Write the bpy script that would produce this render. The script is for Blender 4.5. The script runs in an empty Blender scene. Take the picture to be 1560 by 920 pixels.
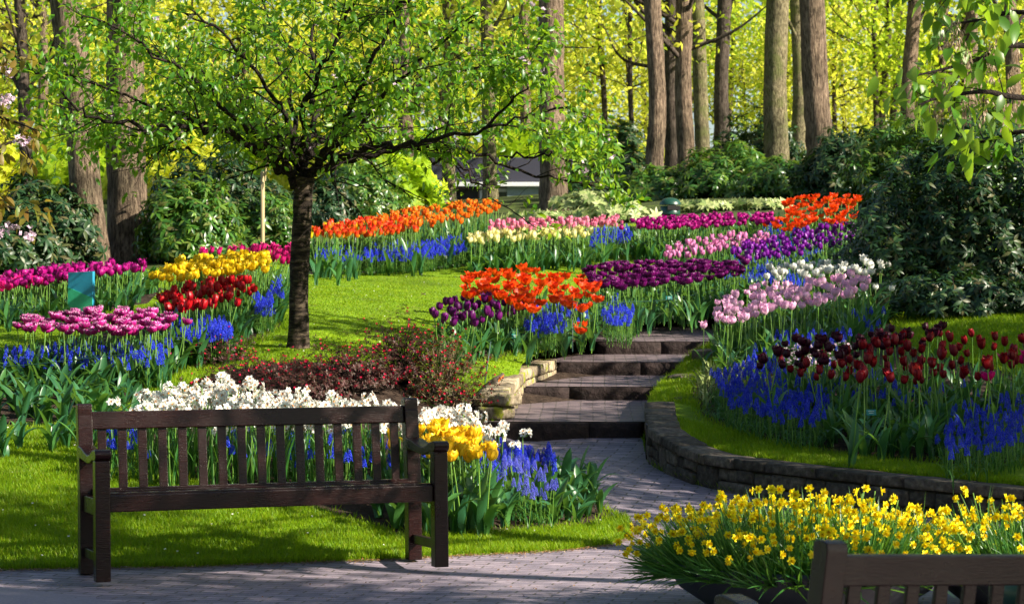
import bpy, bmesh, math, random
import numpy as np
from mathutils import Vector, Matrix, geometry
R_ = math.radians
random.seed(7); rng = np.random.default_rng(7)
sc = bpy.context.scene
COL = sc.collection

# ------------------------------------------------------------------ camera, sky, sun, exposure
F = 3600.0; CZ = 1.44; HY = 460.0; CX = 780.0           # focal length in photo pixels, eye height
cam_d = bpy.data.cameras.new('camera'); cam = bpy.data.objects.new('camera', cam_d); COL.objects.link(cam)
cam.location = (0, 0, CZ); cam.rotation_euler = (R_(90), 0, 0)
cam_d.sensor_width = 36; cam_d.lens = F / 1560 * 36; cam_d.clip_end = 1000; cam_d.clip_start = 0.1
cam_d.dof.use_dof = True; cam_d.dof.focus_distance = 15.5; cam_d.dof.aperture_fstop = 7.1
sc.camera = cam
SUN_EL, SUN_AZ = 33, 22         # degrees up; degrees towards the camera from due right
S = Vector((math.cos(R_(SUN_AZ)) * math.cos(R_(SUN_EL)), -math.sin(R_(SUN_AZ)) * math.cos(R_(SUN_EL)), math.sin(R_(SUN_EL))))
w = bpy.data.worlds.new('World'); sc.world = w; w.use_nodes = True
nt = w.node_tree; bg = nt.nodes['Background']
sky = nt.nodes.new('ShaderNodeTexSky'); sky.sky_type = 'NISHITA'; sky.sun_disc = False
sky.sun_elevation = R_(SUN_EL); sky.sun_rotation = math.atan2(S.x, S.y)
nt.links.new(sky.outputs[0], bg.inputs[0]); bg.inputs[1].default_value = 0.060
sl = bpy.data.lights.new('sun', 'SUN'); sl.energy = 5.0; sl.angle = R_(0.5); sl.color = (1, .90, .74)
so = bpy.data.objects.new('sun', sl); COL.objects.link(so); so.rotation_euler = S.to_track_quat('Z', 'Y').to_euler()
sc.view_settings.view_transform = 'Standard'; sc.view_settings.look = 'None'
sc.view_settings.exposure = 1.36; sc.view_settings.gamma = 1.0
sc.render.engine = 'CYCLES'
cy = sc.cycles
cy.max_bounces = 6; cy.diffuse_bounces = 3; cy.glossy_bounces = 2; cy.transmission_bounces = 3; cy.transparent_max_bounces = 4
cy.use_denoising = True; cy.sample_clamp_indirect = 6

# ------------------------------------------------------------------ mesh helpers
class MB:
    """collects vertices and faces (numpy), with a material index and one scalar 'g' per vertex"""
    def __init__(s): s.V = []; s.G = []; s.F = []; s.n = 0
    def add(s, V, faces, mat=0, g=0.0, smooth=True):
        V = np.asarray(V, float).reshape(-1, 3); G = np.broadcast_to(np.asarray(g, float), (len(V),))
        s.V.append(V); s.G.append(G)
        by = {}
        if isinstance(faces, np.ndarray): by[faces.shape[1]] = faces
        else:
            for f in faces: by.setdefault(len(f), []).append(f)
        for k, fs in by.items(): s.F.append((np.asarray(fs, np.int64) + s.n, mat, smooth))
        s.n += len(V); return s
    def arrays(s):
        return np.concatenate(s.V), np.concatenate(s.G)
    def inst(s, t, Ms, Ts, mat_add=0):
        """n copies of template t with 3x3 matrices Ms and offsets Ts"""
        Ms = np.asarray(Ms, float); Ts = np.asarray(Ts, float); n = len(Ts)
        if n == 0: return s
        V, G = t.arrays(); nv = len(V)
        W = np.einsum('nij,vj->nvi', Ms, V) + Ts[:, None, :]
        s.V.append(W.reshape(-1, 3)); s.G.append(np.tile(G, n))
        off = (np.arange(n) * nv)[:, None, None]
        for f, m, sm in t.F: s.F.append(((f[None] + off).reshape(-1, f.shape[1]) + s.n, m + mat_add, sm))
        s.n += nv * n; return s
    def xform(s, M, T=(0, 0, 0)):
        o = MB(); return o.inst(s, [np.asarray(M)], [T])
    def mesh(s, name, mats):
        me = bpy.data.meshes.new(name)
        if not s.V: return me
        V, G = s.arrays()
        loops = np.concatenate([f.reshape(-1) for f, _, _ in s.F])
        tot = np.concatenate([np.full(len(f), f.shape[1]) for f, _, _ in s.F])
        mi = np.concatenate([np.full(len(f), m) for f, m, _ in s.F]); sm = np.concatenate([np.full(len(f), q) for f, _, q in s.F])
        me.vertices.add(len(V)); me.loops.add(len(loops)); me.polygons.add(len(tot))
        me.vertices.foreach_set('co', V.astype(np.float32).ravel()); me.loops.foreach_set('vertex_index', loops.astype(np.int32))
        me.polygons.foreach_set('loop_start', (np.cumsum(tot) - tot).astype(np.int32)); me.polygons.foreach_set('loop_total', tot.astype(np.int32))
        me.polygons.foreach_set('material_index', mi.astype(np.int32)); me.polygons.foreach_set('use_smooth', sm.astype(bool))
        if np.any(G): me.attributes.new('g', 'FLOAT', 'POINT').data.foreach_set('value', G.astype(np.float32))
        for m in (mats if isinstance(mats, (list, tuple)) else [mats]): me.materials.append(m)
        me.update(); me.validate(); return me
    def build(s, name, mats, parent=None):
        o = bpy.data.objects.new(name, s.mesh(name, mats)); COL.objects.link(o)
        if parent: o.parent = parent
        return o
def tag(o, label=None, cat=None, group=None, kind=None):
    if label: o['label'] = label
    if cat: o['category'] = cat
    if group: o['group'] = group
    if kind: o['kind'] = kind
    return o
def empty(name, loc, rz=0, **k):
    o = bpy.data.objects.new(name, None); COL.objects.link(o); o.location = loc; o.rotation_euler = (0, 0, rz); o.empty_display_size = .1
    return tag(o, **k)
def copy_tree(o, parent=None):
    c = o.copy(); COL.objects.link(c); c.parent = parent
    for ch in o['_kids'] if '_kids' in o else KIDS.get(o.name, []): copy_tree(ch, c)
    return c
KIDS = {}
def tube(pts, radii, sides=8, cap=True, mb=None, mat=0, g=0.0, wob=0.0):
    pts = np.asarray(pts, float); n = len(pts); radii = np.broadcast_to(np.asarray(radii, float), (n,))
    T = np.gradient(pts, axis=0); T /= np.linalg.norm(T, axis=1)[:, None] + 1e-9
    up = np.array([0, 0, 1.0]) if abs(T[0][2]) < .9 else np.array([1.0, 0, 0])
    A = np.cross(T, up); A /= np.linalg.norm(A, axis=1)[:, None] + 1e-9; B = np.cross(T, A)
    a = np.linspace(0, 2 * np.pi, sides, endpoint=False)
    rr = radii[:, None] * (1 + (wob * rng.normal(size=(n, sides)) if wob else 0))
    V = pts[:, None] + rr[..., None] * (np.cos(a)[None, :, None] * A[:, None] + np.sin(a)[None, :, None] * B[:, None])
    i = np.arange(n - 1)[:, None] * sides; j = np.arange(sides)[None]; j2 = (j + 1) % sides
    f = np.stack([i + j, i + j2, i + sides + j2, i + sides + j], -1).reshape(-1, 4)
    mb = mb or MB(); mb.add(V.reshape(-1, 3), f, mat, g)
    if cap: mb.F.append((np.array([[mb.n - sides + k for k in range(sides)]]), mat, True))
    return mb
def catmull(P, n=6):
    P = np.asarray(P, float); Q = np.vstack([2 * P[0] - P[1], P, 2 * P[-1] - P[-2]]); out = []
    for i in range(1, len(Q) - 2):
        for t in np.linspace(0, 1, n, endpoint=False):
            a, b, c, d = Q[i - 1], Q[i], Q[i + 1], Q[i + 2]
            out.append(.5 * ((2 * b) + (-a + c) * t + (2 * a - 5 * b + 4 * c - d) * t * t + (-a + 3 * b - 3 * c + d) * t ** 3))
    out.append(P[-1]); return np.array(out)
def grid_faces(nu, nv):
    i = np.arange(nu - 1)[:, None] * nv; j = np.arange(nv - 1)[None]
    return np.stack([i + j, i + j + 1, i + nv + j + 1, i + nv + j], -1).reshape(-1, 4)
def box_mb(size, loc=(0, 0, 0), bevel=.006, rot=None, mb=None, mat=0, segs=2):
    bm = bmesh.new(); bmesh.ops.create_cube(bm, size=1)
    for v in bm.verts: v.co = Vector((v.co.x * size[0], v.co.y * size[1], v.co.z * size[2]))
    if bevel: bmesh.ops.bevel(bm, geom=bm.edges[:], offset=bevel, segments=segs, profile=.5, affect='EDGES')
    bm.verts.index_update()
    V = np.array([v.co[:] for v in bm.verts]); fs = [[v.index for v in f.verts] for f in bm.faces]; bm.free()
    if rot is not None: V = V @ np.asarray(rot).T
    mb = mb or MB(); mb.add(V + np.asarray(loc), fs, mat, smooth=False); return mb
def prism(poly, depth, axis='x', loc=(0, 0, 0), mb=None, mat=0, bevel=.004):
    """extrude a 2-D outline (list of (a,b)) by depth; axis x: outline lies in y,z"""
    bm = bmesh.new(); vs = [bm.verts.new((-depth / 2, a, b) if axis == 'x' else (a, -depth / 2, b) if axis == 'y' else (a, b, -depth / 2)) for a, b in poly]
    f = bm.faces.new(vs); r = bmesh.ops.extrude_face_region(bm, geom=[f]); d = Vector((depth, 0, 0)) if axis == 'x' else Vector((0, depth, 0)) if axis == 'y' else Vector((0, 0, depth))
    bmesh.ops.translate(bm, vec=d, verts=[g for g in r['geom'] if isinstance(g, bmesh.types.BMVert)])
    bmesh.ops.recalc_face_normals(bm, faces=bm.faces[:])
    if bevel: bmesh.ops.bevel(bm, geom=bm.edges[:], offset=bevel, segments=2, profile=.5, affect='EDGES')
    bm.verts.index_update(); V = np.array([v.co[:] for v in bm.verts]) + np.asarray(loc); fs = [[v.index for v in f.verts] for f in bm.faces]; bm.free()
    mb = mb or MB(); mb.add(V, fs, mat, smooth=False); return mb
def rotz(a): c, s = math.cos(a), math.sin(a); return np.array([[c, -s, 0], [s, c, 0], [0, 0, 1.]])
def rotx(a): c, s = math.cos(a), math.sin(a); return np.array([[1, 0, 0], [0, c, -s], [0, s, c.real]])
def roty(a): c, s = math.cos(a), math.sin(a); return np.array([[c, 0, s], [0, 1, 0], [-s, 0, c]])
def frames(D, up=None, spin=None, scale=1.0):
    """matrices whose local Y axis points along D (n,3) and local Z leans to up"""
    D = np.asarray(D, float); D = D / (np.linalg.norm(D, axis=1)[:, None] + 1e-9)
    U = np.broadcast_to(np.array([0, 0, 1.0]) if up is None else np.asarray(up, float), D.shape) + rng.normal(0, .02, D.shape)
    X = np.cross(D, U); X /= np.linalg.norm(X, axis=1)[:, None] + 1e-9; Z = np.cross(X, D)
    if spin is not None:
        c, s = np.cos(spin)[:, None], np.sin(spin)[:, None]; X, Z = X * c + Z * s, Z * c - X * s
    sc_ = np.broadcast_to(np.asarray(scale, float), (len(D),))[:, None, None]
    return np.stack([X, D, Z], -1) * sc_

# ------------------------------------------------------------------ materials
def newmat(name):
    m = bpy.data.materials.new(name); m.use_nodes = True; nt = m.node_tree; b = nt.nodes['Principled BSDF']; return m, nt, b
def N(nt, t, **k):
    n = nt.nodes.new(t)
    for a, b in k.items(): setattr(n, a, b)
    return n
def ramp(nt, fac, stops):
    r = N(nt, 'ShaderNodeValToRGB'); e = r.color_ramp.elements
    while len(e) > 1: e.remove(e[-1])
    e[0].position = stops[0][0]; e[0].color = (*stops[0][1], 1)
    for p, c in stops[1:]: q = e.new(p); q.color = (*c, 1)
    nt.links.new(fac, r.inputs[0]); return r.outputs[0]
def mixc(nt, fac, a, b, mode='MIX'):
    m = N(nt, 'ShaderNodeMix', data_type='RGBA', blend_type=mode)
    for i, v in ((0, fac), (6, a), (7, b)):
        if isinstance(v, (int, float)): m.inputs[i].default_value = v
        elif isinstance(v, tuple): m.inputs[i].default_value = (*v, 1)
        else: nt.links.new(v, m.inputs[i])
    return m.outputs[2]
def rnd(nt):
    g = N(nt, 'ShaderNodeNewGeometry'); o = N(nt, 'ShaderNodeObjectInfo'); a = N(nt, 'ShaderNodeMath', operation='ADD')
    nt.links.new(g.outputs['Random Per Island'], a.inputs[0]); nt.links.new(o.outputs['Random'], a.inputs[1])
    f = N(nt, 'ShaderNodeMath', operation='FRACT'); nt.links.new(a.outputs[0], f.inputs[0]); return f.outputs[0]
def leafmat(name, cols, trans=.4, tcol=None, rough=.45, spec=.35, isl=True):
    """leaf or petal: colours picked per leaf, light passes through"""
    m, nt, b = newmat(name); f = rnd(nt)
    c = ramp(nt, f, [(i / max(1, len(cols) - 1), q) for i, q in enumerate(cols)])
    nt.links.new(c, b.inputs['Base Color']); b.inputs['Roughness'].default_value = rough; b.inputs['Specular IOR Level'].default_value = spec
    t = N(nt, 'ShaderNodeBsdfTranslucent')
    if tcol: nt.links.new(mixc(nt, .65, c, tcol), t.inputs[0])
    else: nt.links.new(c, t.inputs[0])
    mx = N(nt, 'ShaderNodeMixShader'); mx.inputs[0].default_value = trans
    nt.links.new(b.outputs[0], mx.inputs[1]); nt.links.new(t.outputs[0], mx.inputs[2]); nt.links.new(mx.outputs[0], nt.nodes['Material Output'].inputs[0]); return m
def petalmat(name, stops, stops2=None, trans=.35, rough=.4):
    """petal: the colour runs along the petal (attribute g); a second run is mixed in per flower"""
    m, nt, b = newmat(name); at = N(nt, 'ShaderNodeAttribute', attribute_name='g'); f = rnd(nt)
    c = ramp(nt, at.outputs['Fac'], stops)
    if stops2: c = mixc(nt, f, c, ramp(nt, at.outputs['Fac'], stops2))
    else:
        h = N(nt, 'ShaderNodeHueSaturation'); mr = N(nt, 'ShaderNodeMapRange'); mr.inputs[3].default_value = .7; mr.inputs[4].default_value = 1.15
        nt.links.new(f, mr.inputs[0]); nt.links.new(mr.outputs[0], h.inputs['Value']); nt.links.new(c, h.inputs['Color']); c = h.outputs[0]
    nt.links.new(c, b.inputs['Base Color']); b.inputs['Roughness'].default_value = rough; b.inputs['Specular IOR Level'].default_value = .3
    t = N(nt, 'ShaderNodeBsdfTranslucent'); nt.links.new(c, t.inputs[0]); mx = N(nt, 'ShaderNodeMixShader'); mx.inputs[0].default_value = trans
    nt.links.new(b.outputs[0], mx.inputs[1]); nt.links.new(t.outputs[0], mx.inputs[2]); nt.links.new(mx.outputs[0], nt.nodes['Material Output'].inputs[0]); return m
def noise(nt, scale, detail=5, coord='Object', stretch=None, rough=.6):
    tc = N(nt, 'ShaderNodeTexCoord'); src = tc.outputs[coord]
    if stretch:
        mp = N(nt, 'ShaderNodeMapping'); mp.inputs['Scale'].default_value = stretch; nt.links.new(src, mp.inputs[0]); src = mp.outputs[0]
    n = N(nt, 'ShaderNodeTexNoise'); n.inputs['Scale'].default_value = scale; n.inputs['Detail'].default_value = detail; n.inputs['Roughness'].default_value = rough
    nt.links.new(src, n.inputs['Vector']); return n.outputs['Fac']
def bump(nt, b, h, strength=.5, dist=.02):
    bp = N(nt, 'ShaderNodeBump'); bp.inputs['Strength'].default_value = strength; bp.inputs['Distance'].default_value = dist
    nt.links.new(h, bp.inputs['Height']); nt.links.new(bp.outputs[0], b.inputs['Normal'])
def rough_mat(name, stops, scale, rough=.85, stretch=None, bs=.6, bd=.02, scale2=None):
    m, nt, b = newmat(name); f = noise(nt, scale, 8, stretch=stretch); c = ramp(nt, f, stops)
    if scale2:
        f2 = noise(nt, scale2, 4); c = mixc(nt, 1.0, c, ramp(nt, f2, [(.3, (.55, .55, .55)), (.7, (1.2, 1.2, 1.2))]), 'MULTIPLY')
    nt.links.new(c, b.inputs['Base Color']); b.inputs['Roughness'].default_value = rough; b.inputs['Specular IOR Level'].default_value = .2; bump(nt, b, f, bs, bd); return m
def plain(name, col, rough=.5, metal=0.0, spec=.5):
    m, nt, b = newmat(name); f = noise(nt, 25, 3)
    nt.links.new(ramp(nt, f, [(.3, tuple(x * .82 for x in col)), (.7, col)]), b.inputs['Base Color']); b.inputs['Roughness'].default_value = rough; b.inputs['Metallic'].default_value = metal
    b.inputs['Specular IOR Level'].default_value = spec; return m
M = {}
def lawnvar(nt, c):
    return mixc(nt, 1.0, c, ramp(nt, noise(nt, 1.7, 5), [(.32, (.7, .72, .75)), (.48, (1, 1, 1)), (.66, (1.2, 1.1, .9))]), 'MULTIPLY')
M['grass_ground'] = rough_mat('grass ground', [(.25, (.08, .16, .004)), (.5, (.16, .28, .005)), (.8, (.22, .35, .008))], 30, .9, bs=.8, bd=.03, scale2=1.3)
M['blade'] = leafmat('grass blade', [(.09, .20, .003), (.15, .29, .005), (.24, .38, .008), (.10, .22, .004), (.28, .30, .03)], .45, (.42, .58, .008), .5, .25)
for k_ in ('blade', 'grass_ground'):
    nt = M[k_].node_tree; b = nt.nodes['Principled BSDF']; src = b.inputs['Base Color'].links[0].from_socket; nt.links.new(lawnvar(nt, src), b.inputs['Base Color'])
nt = M['grass_ground'].node_tree; b = nt.nodes['Principled BSDF']; src = b.inputs['Base Color'].links[0].from_socket
nt.links.new(mixc(nt, ramp(nt, noise(nt, 2.6, 6), [(.60, (0, 0, 0)), (.68, (.8, .8, .8))]), src, (.06, .045, .025)), b.inputs['Base Color'])
M['soil'] = rough_mat('soil', [(.3, (.022, .014, .010)), (.6, (.055, .036, .026)), (.8, (.10, .07, .05))], 14, .95, bs=1, bd=.06)
M['wood_floor'] = rough_mat('woodland floor', [(.3, (.02, .025, .010)), (.55, (.05, .07, .015)), (.75, (.09, .14, .02))], 3, .95, bs=1, bd=.08)
def brickmat(name, rot, c1, c2, mort, scale=1.0):
    m, nt, b = newmat(name); tc = N(nt, 'ShaderNodeTexCoord'); mp = N(nt, 'ShaderNodeMapping'); mp.inputs['Rotation'].default_value = (0, 0, rot)
    nt.links.new(tc.outputs['Object'], mp.inputs[0])
    wn = N(nt, 'ShaderNodeTexNoise'); wn.inputs['Scale'].default_value = 3; nt.links.new(mp.outputs[0], wn.inputs['Vector'])
    ad = N(nt, 'ShaderNodeVectorMath', operation='MULTIPLY_ADD'); nt.links.new(wn.outputs['Color'], ad.inputs[0]); ad.inputs[1].default_value = (.03, .03, 0); nt.links.new(mp.outputs[0], ad.inputs[2])
    br = N(nt, 'ShaderNodeTexBrick'); br.inputs['Scale'].default_value = scale; br.inputs['Brick Width'].default_value = .205; br.inputs['Row Height'].default_value = .075
    br.inputs['Mortar Size'].default_value = .006; br.inputs['Mortar Smooth'].default_value = .3; br.inputs['Bias'].default_value = 0
    br.inputs['Color1'].default_value = (*c1, 1); br.inputs['Color2'].default_value = (*c2, 1); br.inputs['Mortar'].default_value = (*mort, 1)
    nt.links.new(ad.outputs[0], br.inputs['Vector'])
    f = noise(nt, 6, 8); f3 = noise(nt, 90, 3)
    c = mixc(nt, 1.0, br.outputs['Color'], ramp(nt, f, [(.3, (.6, .6, .62)), (.7, (1.25, 1.2, 1.15))]), 'MULTIPLY')
    c = mixc(nt, ramp(nt, f3, [(.66, (0, 0, 0)), (.72, (1, 1, 1))]), c, (.16, .13, .07))
    nt.links.new(c, b.inputs['Base Color']); b.inputs['Roughness'].default_value = .62; b.inputs['Specular IOR Level'].default_value = .35
    mh = N(nt, 'ShaderNodeMath', operation='MULTIPLY_ADD'); nt.links.new(br.outputs['Fac'], mh.inputs[0]); mh.inputs[1].default_value = -1; nt.links.new(f, mh.inputs[2])
    bump(nt, b, mh.outputs[0], .7, .012); return m
M['brick'] = brickmat('paving brick', R_(12), (.31, .265, .325), (.21, .185, .24), (.10, .09, .085))
M['tread'] = brickmat('tread brick', R_(2), (.20, .155, .17), (.13, .105, .125), (.05, .05, .04))
M['asphalt'] = rough_mat('smooth asphalt', [(.3, (.19, .17, .21)), (.7, (.27, .245, .29))], 60, .7, bs=.3, bd=.005)
M['riser'] = rough_mat('dark riser stone', [(.3, (.012, .008, .008)), (.6, (.032, .021, .020)), (.8, (.075, .05, .046))], 16, .8, bs=1, bd=.03)
def stone_mat(name, dark, mid, light, moss, mossamt):
    m, nt, b = newmat(name); f = noise(nt, 22, 9); c = ramp(nt, f, [(.3, dark), (.52, mid), (.75, light)])
    g = N(nt, 'ShaderNodeNewGeometry'); hv = N(nt, 'ShaderNodeHueSaturation'); mr = N(nt, 'ShaderNodeMapRange'); mr.inputs[3].default_value = .6; mr.inputs[4].default_value = 1.4
    nt.links.new(g.outputs['Random Per Island'], mr.inputs[0]); nt.links.new(mr.outputs[0], hv.inputs['Value']); nt.links.new(c, hv.inputs['Color'])
    f2 = noise(nt, 7, 6); mm = ramp(nt, f2, [(.64 - mossamt, (0, 0, 0)), (.7 - mossamt, (1, 1, 1))]); c = mixc(nt, mm, hv.outputs[0], moss)
    nt.links.new(c, b.inputs['Base Color']); b.inputs['Roughness'].default_value = .85; b.inputs['Specular IOR Level'].default_value = .25; bump(nt, b, f, .9, .02); return m
M['stone'] = stone_mat('dark wall stone', (.035, .028, .024), (.09, .075, .06), (.19, .16, .13), (.05, .055, .012), -.02)
M['stone_lit'] = stone_mat('mossy lit sandstone', (.13, .10, .06), (.30, .24, .16), (.50, .43, .32), (.22, .24, .02), .08)  # real moss; sunlight is put into the paler stone colour
M['mortar'] = plain('mortar', (.03, .026, .02), .95)
def woodmat():
    m, nt, b = newmat('dark varnished wood'); f = noise(nt, 9, 8, stretch=(3, 22, 22)); f2 = noise(nt, 3, 4)
    c = ramp(nt, f, [(.3, (.007, .0016, .0014)), (.6, (.015, .0038, .0032)), (.85, (.040, .013, .010))])
    nt.links.new(c, b.inputs['Base Color']); nt.links.new(ramp(nt, f2, [(.3, (.15,) * 3), (.7, (.38,) * 3)]), b.inputs['Roughness']); b.inputs['Specular IOR Level'].default_value = .32
    b.inputs['Coat Weight'].default_value = .0; b.inputs['Coat Roughness'].default_value = .25; bump(nt, b, f, .5, .004); return m
M['wood'] = woodmat()
def barkmat(name, dark, mid, light, stretch, scale=7, bs=1.0, bd=.04, moss=None):
    m, nt, b = newmat(name); f = noise(nt, scale, 9, stretch=stretch, rough=.65); c = ramp(nt, f, [(.38, dark), (.5, mid), (.62, light)])
    f2 = noise(nt, 1.3, 4)  # broad light and dark blotches stand in for leaf shadows on the bark
    c = mixc(nt, 1.0, c, ramp(nt, f2, [(.35, (.5, .52, .5)), (.65, (1.25, 1.2, 1.2))]), 'MULTIPLY')
    if moss: c = mixc(nt, ramp(nt, noise(nt, 2.2, 5), [(.5, (0, 0, 0)), (.62, (.7, .7, .7))]), c, moss)
    nt.links.new(c, b.inputs['Base Color']); b.inputs['Roughness'].default_value = .9; b.inputs['Specular IOR Level'].default_value = .15; bump(nt, b, f, bs, bd); return m
M['bark'] = barkmat('grey brown bark', (.07, .05, .035), (.19, .14, .10), (.34, .26, .18), (9, 9, 1.6), 4, 1.0, .09)
M['bark_moss'] = barkmat('greenish bark', (.06, .05, .03), (.16, .14, .08), (.28, .25, .15), (6, 6, 1.8), 6, moss=(.12, .14, .04))
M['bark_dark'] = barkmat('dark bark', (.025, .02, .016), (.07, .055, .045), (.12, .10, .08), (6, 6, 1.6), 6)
M['bark_cherry'] = barkmat('cherry bark with bands', (.012, .009, .007), (.04, .03, .024), (.13, .10, .07), (3.5, 3.5, 17), 2.6, bd=.03)
M['twig'] = barkmat('twig', (.010, .008, .008), (.03, .022, .02), (.06, .045, .04), (8, 8, 8), 8)
M['stake'] = plain('pale stake wood', (.38, .30, .16), .8)
M['cherry_leaf'] = leafmat('cherry leaf', [(.04, .16, .012), (.08, .23, .012), (.035, .12, .02), (.18, .32, .02), (.10, .20, .015)], .46, (.46, .70, .02), .38, .45)
M['lime_leaf'] = leafmat('lime green leaf', [(.20, .37, .012), (.34, .48, .015), (.22, .38, .012), (.44, .52, .02)], .58, (.80, .95, .06), .5, .3)
M['yellow_leaf'] = leafmat('yellow green spring leaf', [(.46, .54, .03), (.62, .62, .04), (.32, .46, .02), (.75, .72, .14)], .62, (1, .98, .12), .55, .3)
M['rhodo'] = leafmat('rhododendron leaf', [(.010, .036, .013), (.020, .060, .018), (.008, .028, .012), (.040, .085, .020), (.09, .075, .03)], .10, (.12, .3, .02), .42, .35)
M['rhodo_lit'] = leafmat('laurel and lit rhododendron leaf', [(.025, .09, .015), (.05, .15, .015), (.018, .06, .015), (.14, .26, .03), (.10, .09, .03)], .28, (.30, .5, .03), .34, .5)  # laurel green; also a paler rhododendron with sunlight put into the colour
M['azalea_leaf'] = leafmat('azalea leaf', [(.05, .014, .016), (.075, .025, .02), (.035, .03, .012), (.09, .03, .03)], .2, None, .5, .3)
M['azalea_leaf_green'] = leafmat('green azalea leaf', [(.07, .035, .015), (.05, .09, .012), (.10, .03, .025), (.12, .15, .02)], .25, None, .5, .3)
M['azalea_fl'] = leafmat('azalea blossom', [(.60, .01, .06), (.75, .02, .12), (.65, .01, .02)], .3, None, .5, .2)
M['variegated'] = leafmat('variegated leaf', [(.22, .30, .08), (.40, .45, .18), (.12, .22, .05), (.5, .52, .25)], .25, None, .4, .3)
M['stem'] = leafmat('flower stem', [(.10, .24, .04), (.17, .34, .05), (.12, .22, .06)], .2, (.35, .6, .05), .4, .3)
M['tleaf'] = leafmat('tulip leaf', [(.022, .095, .045), (.04, .14, .055), (.03, .115, .035), (.07, .20, .045)], .25, (.25, .5, .04), .35, .45)
M['gleaf'] = leafmat('narrow bulb leaf', [(.018, .085, .022), (.035, .14, .022), (.025, .11, .03), (.07, .20, .03)], .28, (.25, .5, .03), .35, .4)
M['litter'] = leafmat('leaf litter', [(.28, .12, .04), (.18, .08, .03), (.38, .22, .08), (.45, .35, .25)], .1)
M['blossom'] = leafmat('pale blossom', [(.62, .45, .60), (.70, .55, .65), (.55, .38, .55)], .3)
M['samara'] = leafmat('dry seed keys', [(.40, .30, .20), (.30, .22, .14), (.5, .38, .30)], .3, (.6, .4, .25))
M['bronze_leaf'] = leafmat('bronze young leaf', [(.12, .12, .02), (.20, .16, .03), (.18, .09, .02), (.10, .18, .02)], .45, (.5, .4, .04))

# ------------------------------------------------------------------ terrain: thin-plate surface through surveyed points
def W3(px, py, d): return ((px - CX) / F * d, d, CZ - (py - HY) / F * d)
BASE = [(0,868,12.3),(300,862,12.5),(600,852,12.85),(760,838,13.3),(940,830,13.6),(0,905,11.4),(780,905,11.4),(1200,905,11.4),(1560,905,11.3),
 (950,780,14.85),(975,702,17.0),(870,668,18),(765,668,18),(1060,738,15.9),(1250,768,15),(1560,797,14.1),(1700,800,14.1),
 (300,740,14.3),(700,806,13.9),(50,700,14.9),(-150,700,14.9),(180,700,15.0),(100,648,16.4),(-150,650,16.4),(300,640,16.2),(500,650,15.9),(640,640,16.8),(745,637,18.2),
 (150,570,18.5),(330,545,18.8),(450,530,19.5),(400,590,17.6),(620,590,17.8),(320,512,20.5),(400,490,21.3),(340,466,22.2),(100,480,23),(-100,485,23),(60,510,21.2),(-150,515,21.2),
 (220,452,24),(560,520,20.6),(680,470,23.5),(520,415,29),(470,418,28.5),(700,405,29.5),(900,397,30.2),(740,540,20.4),(700,566,19.4),(780,590,19.3),(860,528,21.8),(960,500,24),
 (1000,485,25.2),(1100,475,25.8),(1090,440,27.6),(1200,425,28.2),(1300,415,28.5),(960,385,31),(1180,376,31),(960,362,33),(640,372,32),(480,390,30.5),(1250,350,31.8),(1330,352,32),
 (150,408,28.5),(0,415,27.5),(-150,415,27.5),(300,400,28.5),(420,380,31),(800,335,40),(1000,305,38.5),(1250,278,44),(1400,300,42),(600,320,40),(100,330,42),(780,290,55),(1100,230,60),(300,290,60),(1400,235,60),
 (1320,480,24),(1500,490,22),(1700,490,22)]
pts = [W3(*p) for p in BASE] + [(x, y, .02) for x in (-8, -3, 0, 3, 8) for y in (-2, 3, 7, 9.5)] + [(-30, 100, 5.5), (0, 110, 5.5), (30, 100, 5.5), (-12, 20, 1.2), (-12, 35, 2.6), (12, 35, 3.0), (10, 22, 1.6), (-25, 60, 4), (25, 60, 4.6), (-12, 12, .2), (12, 12, .4)]
RT = [(1003,652,16.9),(1060,690,16.0),(1150,706,15.4),(1250,717,15.0),(1400,733,14.5),(1560,752,14.1),(1800,775,13.9),(985,630,17.6),(1010,600,18.6),(1050,570,20.3),(1100,522,22.6),(1110,500,24.6),
 (1060,640,17.4),(1180,672,16.4),(1300,690,16.0),(1440,700,15.6),(1560,700,15.3),(1300,600,18.0),(1430,560,19.0),(1560,555,19.0),(1200,570,19.0),(1450,500,21.5),(1560,490,21.5),(1800,490,21.5),(1200,520,21.5),(1330,480,23.6),(1110,475,25.8),(1300,430,27.4)]
ptsR = [W3(*p) for p in RT] + [(8, 14, .5), (8, 20, 1.3), (9, 27, 2.0), (10, 22, 1.6)]
def tps(P, lam=2e-3):
    P = np.array(P); X = P[:, :2]; n = len(P); d = np.linalg.norm(X[:, None] - X[None], axis=2)
    K = np.where(d > 0, d * d * np.log(d + 1e-12), 0) + lam * np.eye(n); Q = np.hstack([np.ones((n, 1)), X])
    A = np.block([[K, Q], [Q.T, np.zeros((3, 3))]]); wv = np.linalg.solve(A, np.concatenate([P[:, 2], np.zeros(3)]))
    def f(Y):
        Y = np.asarray(Y, float); out = np.empty(len(Y))
        for i in range(0, len(Y), 20000):
            y = Y[i:i + 20000]; d = np.linalg.norm(y[:, None] - X[None], axis=2); out[i:i + 20000] = np.where(d > 0, d * d * np.log(d + 1e-12), 0) @ wv[:n] + wv[n] + y @ wv[n + 1:]
        return out
    return f
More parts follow.
